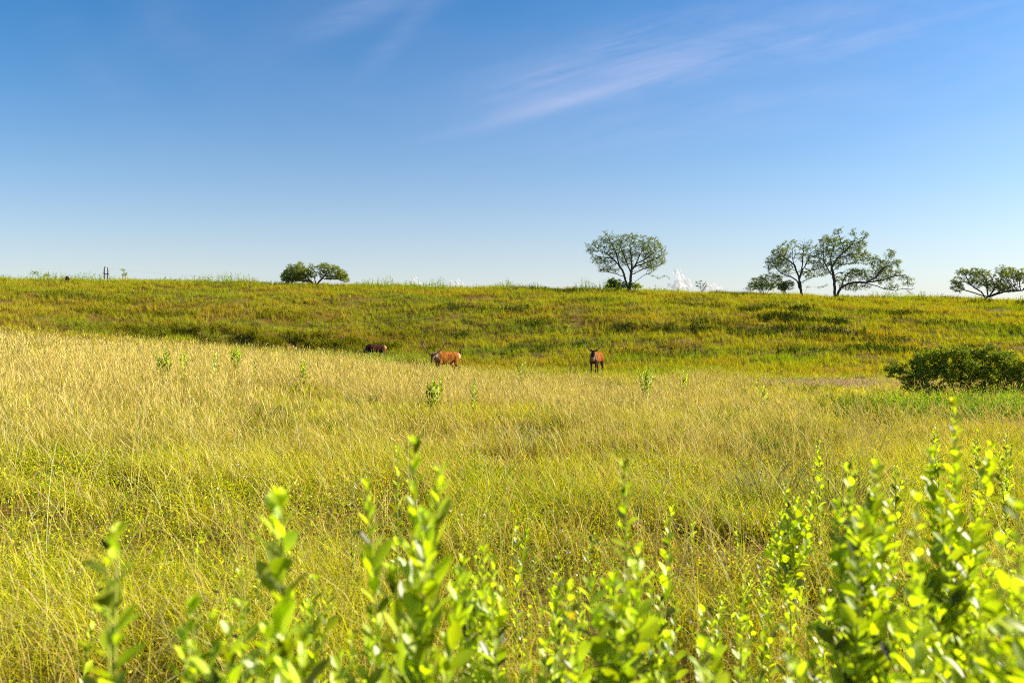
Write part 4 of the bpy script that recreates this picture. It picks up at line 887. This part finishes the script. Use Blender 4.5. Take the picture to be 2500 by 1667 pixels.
stag('reddish stag standing head-on and watching, white rump edge, rightmost of the three', 1456, 48.5, 246, (.86, .12, 1.40), 1.08, scale=1.08, yaw=.35, pitch=-.7, palette=dict(body=(.21, .07, .010), neck=(.22, .14, .09), rump=(.55, .48, .40), head=(.04, .025, .02), belly=(.06, .028, .015)))

# ------------------------------------------------------------------ utility poles, wires, stump, clouds
def pole_frame():
    d = 420.; s = d/F; xc = (258.5-1250)*s; zb = Hs(xc, d)
    root = empty('utility_pole', (xc, d, zb)); tag(root, 'distant twin wooden utility poles joined by crossarms above the left skyline', 'utility pole')
    def L(px, py, yo=0.): p = at(px, py, d+yo)-np.array([xc, d, zb]); return p
    a, b = L(255, 651), L(262.8, 653)
    for p in (a, b):
        q = p.copy(); q[2] = -.3; link('pole', tube_mesh('pole', [([q, (q+p)/2, p], [.26, .24, .2])], 10), M_wood, root)
    def bar(name, p, q, r, mat=M_wood): link(name, tube_mesh(name, [([p, (p+q)/2, q], [r, r, r])], 6), mat, root)
    bar('crossarm', L(251, 667), L(267, 670), .22); bar('top_bar', L(255, 652), L(263, 653.2), .08)
    bar('brace', L(254.5, 654), L(252, 666), .07); bar('brace', L(263.2, 656), L(266, 669), .07)
    for (px, py) in [(252, 667.2), (258.9, 668.4), (266, 669.8)]:
        p = L(px, py); q = p-np.array([0, 0, 2.2]); bar('insulator', p, q, .09, M_metal)
    for i, (p0, yo) in enumerate([((252.5, 654), 0), ((264, 655.5), 0)]):
        # shield wires sagging away to both sides
        pts = []
        for t in np.linspace(0, 1, 24):
            px = p0[0]+t*420; py = p0[1]+t*26+10*math.sin(math.pi*t)*.5; pts.append(at(px, py, d+160*t))
        me = tube_mesh('power_line', [(pts, [.035]*24)], 4)
        o = link('power_line', me, M_metal); tag(o, ['faint upper power line running right from the twin poles', 'faint lower power line running right from the twin poles'][i], 'power line')
    pts = [at(252-t*262, 653-5*t+6*math.sin(math.pi*t), d-70*t) for t in np.linspace(0, 1, 20)]
    o = link('power_line', tube_mesh('power_line', [(pts, [.035]*20)], 4), M_metal); tag(o, 'faint power line running left from the twin poles', 'power line')
pole_frame()
def stump():
    d = 88.; x = (165-1250)/F*d; z = Hs(x, d); root = bmesh.new()
    rr = [.30, .24, .22, .23, .20, .10]; zz = [-.1, .08, .35, .58, .70, .76]; rings = []
    for r, h in zip(rr, zz):
        rings.append([root.verts.new((math.cos(a)*r*(1+.25*random.uniform(-1, 1)), math.sin(a)*r*(1+.25*random.uniform(-1, 1)), h+.10*random.uniform(-1, 1)*(h > .5))) for a in np.arange(12)*math.pi/6])
    for a, b in zip(rings[:-1], rings[1:]):
        for j in range(12): root.faces.new((a[j], a[(j+1) % 12], b[(j+1) % 12], b[j]))
    root.faces.new(rings[-1]); me = bpy.data.meshes.new('tree_stump'); root.to_mesh(me); root.free()
    o = link('tree_stump', me, M_stump); o.location = (x, d, z); tag(o, 'short dark brown stump on the skyline at far left', 'stump')
stump()
def cloud_mat():
    m, nt, out = newmat('cloud_vapour'); df = nd(nt, 'ShaderNodeBsdfDiffuse'); df.inputs[0].default_value = (.80, .77, .76, 1); tr = nd(nt, 'ShaderNodeBsdfTransparent')
    sc = nd(nt, 'ShaderNodeBsdfTranslucent'); sc.inputs[0].default_value = (.80, .80, .80, 1)
    lw = nd(nt, 'ShaderNodeLayerWeight'); lw.inputs[0].default_value = .5
    m1 = nd(nt, 'ShaderNodeMixShader'); m1.inputs[0].default_value = .5; nt.links.new(df.outputs[0], m1.inputs[1]); nt.links.new(sc.outputs[0], m1.inputs[2])
    m2 = nd(nt, 'ShaderNodeMixShader'); r = nd(nt, 'ShaderNodeMapRange'); r.inputs[1].default_value = .0; r.inputs[2].default_value = 1; r.inputs[3].default_value = .5; r.inputs[4].default_value = 1.0
    nt.links.new(lw.outputs['Facing'], r.inputs[0]); nt.links.new(r.outputs[0], m2.inputs[0]); nt.links.new(m1.outputs[0], m2.inputs[1]); nt.links.new(tr.outputs[0], m2.inputs[2]); nt.links.new(m2.outputs[0], out.inputs[0]); return m
M_cloud = cloud_mat()
def cloud(label, blobs, d=7000.):
    s = d/F; c0 = at(blobs[0][0], blobs[0][1], d); bm = bmesh.new()
    for (px, py, r) in blobs:
        for k in range(4):
            rr = r*s*(.40+.30*random.random()); c = at(px+random.gauss(0, r*.38), py+random.gauss(0, r*.30)+1.5, d)-c0; c[1] += random.gauss(0, r*s*.5)
            bmesh.ops.create_icosphere(bm, subdivisions=3, radius=rr, matrix=Matrix.Translation(Vector(c)))
    me = bpy.data.meshes.new('cloud'); bm.to_mesh(me); bm.free()
    n = len(me.vertices); tmp = bpy.data.objects.new('tmp_cloud', me); C.objects.link(tmp)
    rm = tmp.modifiers.new('r', 'REMESH'); rm.mode = 'VOXEL'; rm.voxel_size = 4.0; rm.use_smooth_shade = True
    tex = bpy.data.textures.new('puffs', 'CLOUDS'); tex.noise_scale = 30; tex.noise_depth = 4
    dm = tmp.modifiers.new('d', 'DISPLACE'); dm.texture = tex; dm.strength = 12; dm.mid_level = .5
    dg = bpy.context.evaluated_depsgraph_get(); me2 = bpy.data.meshes.new_from_object(tmp.evaluated_get(dg)); bpy.data.objects.remove(tmp)
    me2.materials.clear(); o = link('cloud', me2, M_cloud); o.location = c0; tag(o, label, 'cloud', 'small cumulus clouds on the horizon')
cloud('small white cloud peak left of centre on the horizon, the leftmost cloud', [(1012, 680, 9), (1020, 690, 12), (1004, 692, 10), (1030, 700, 12), (1000, 702, 12)])
cloud('little low white cloud right of the leftmost cloud', [(1100, 688, 7), (1120, 684, 6), (1110, 696, 11), (1124, 694, 8), (1144, 700, 5)])
cloud('largest white cloud tower, just right of the rounded tree', [(1650, 662, 9), (1658, 675, 13), (1668, 688, 14), (1655, 695, 16), (1680, 700, 13), (1640, 702, 14)])
cloud('low white cloud behind the sapling, right of the cloud tower', [(1720, 690, 9), (1735, 696, 12), (1750, 702, 10), (1712, 702, 12)])
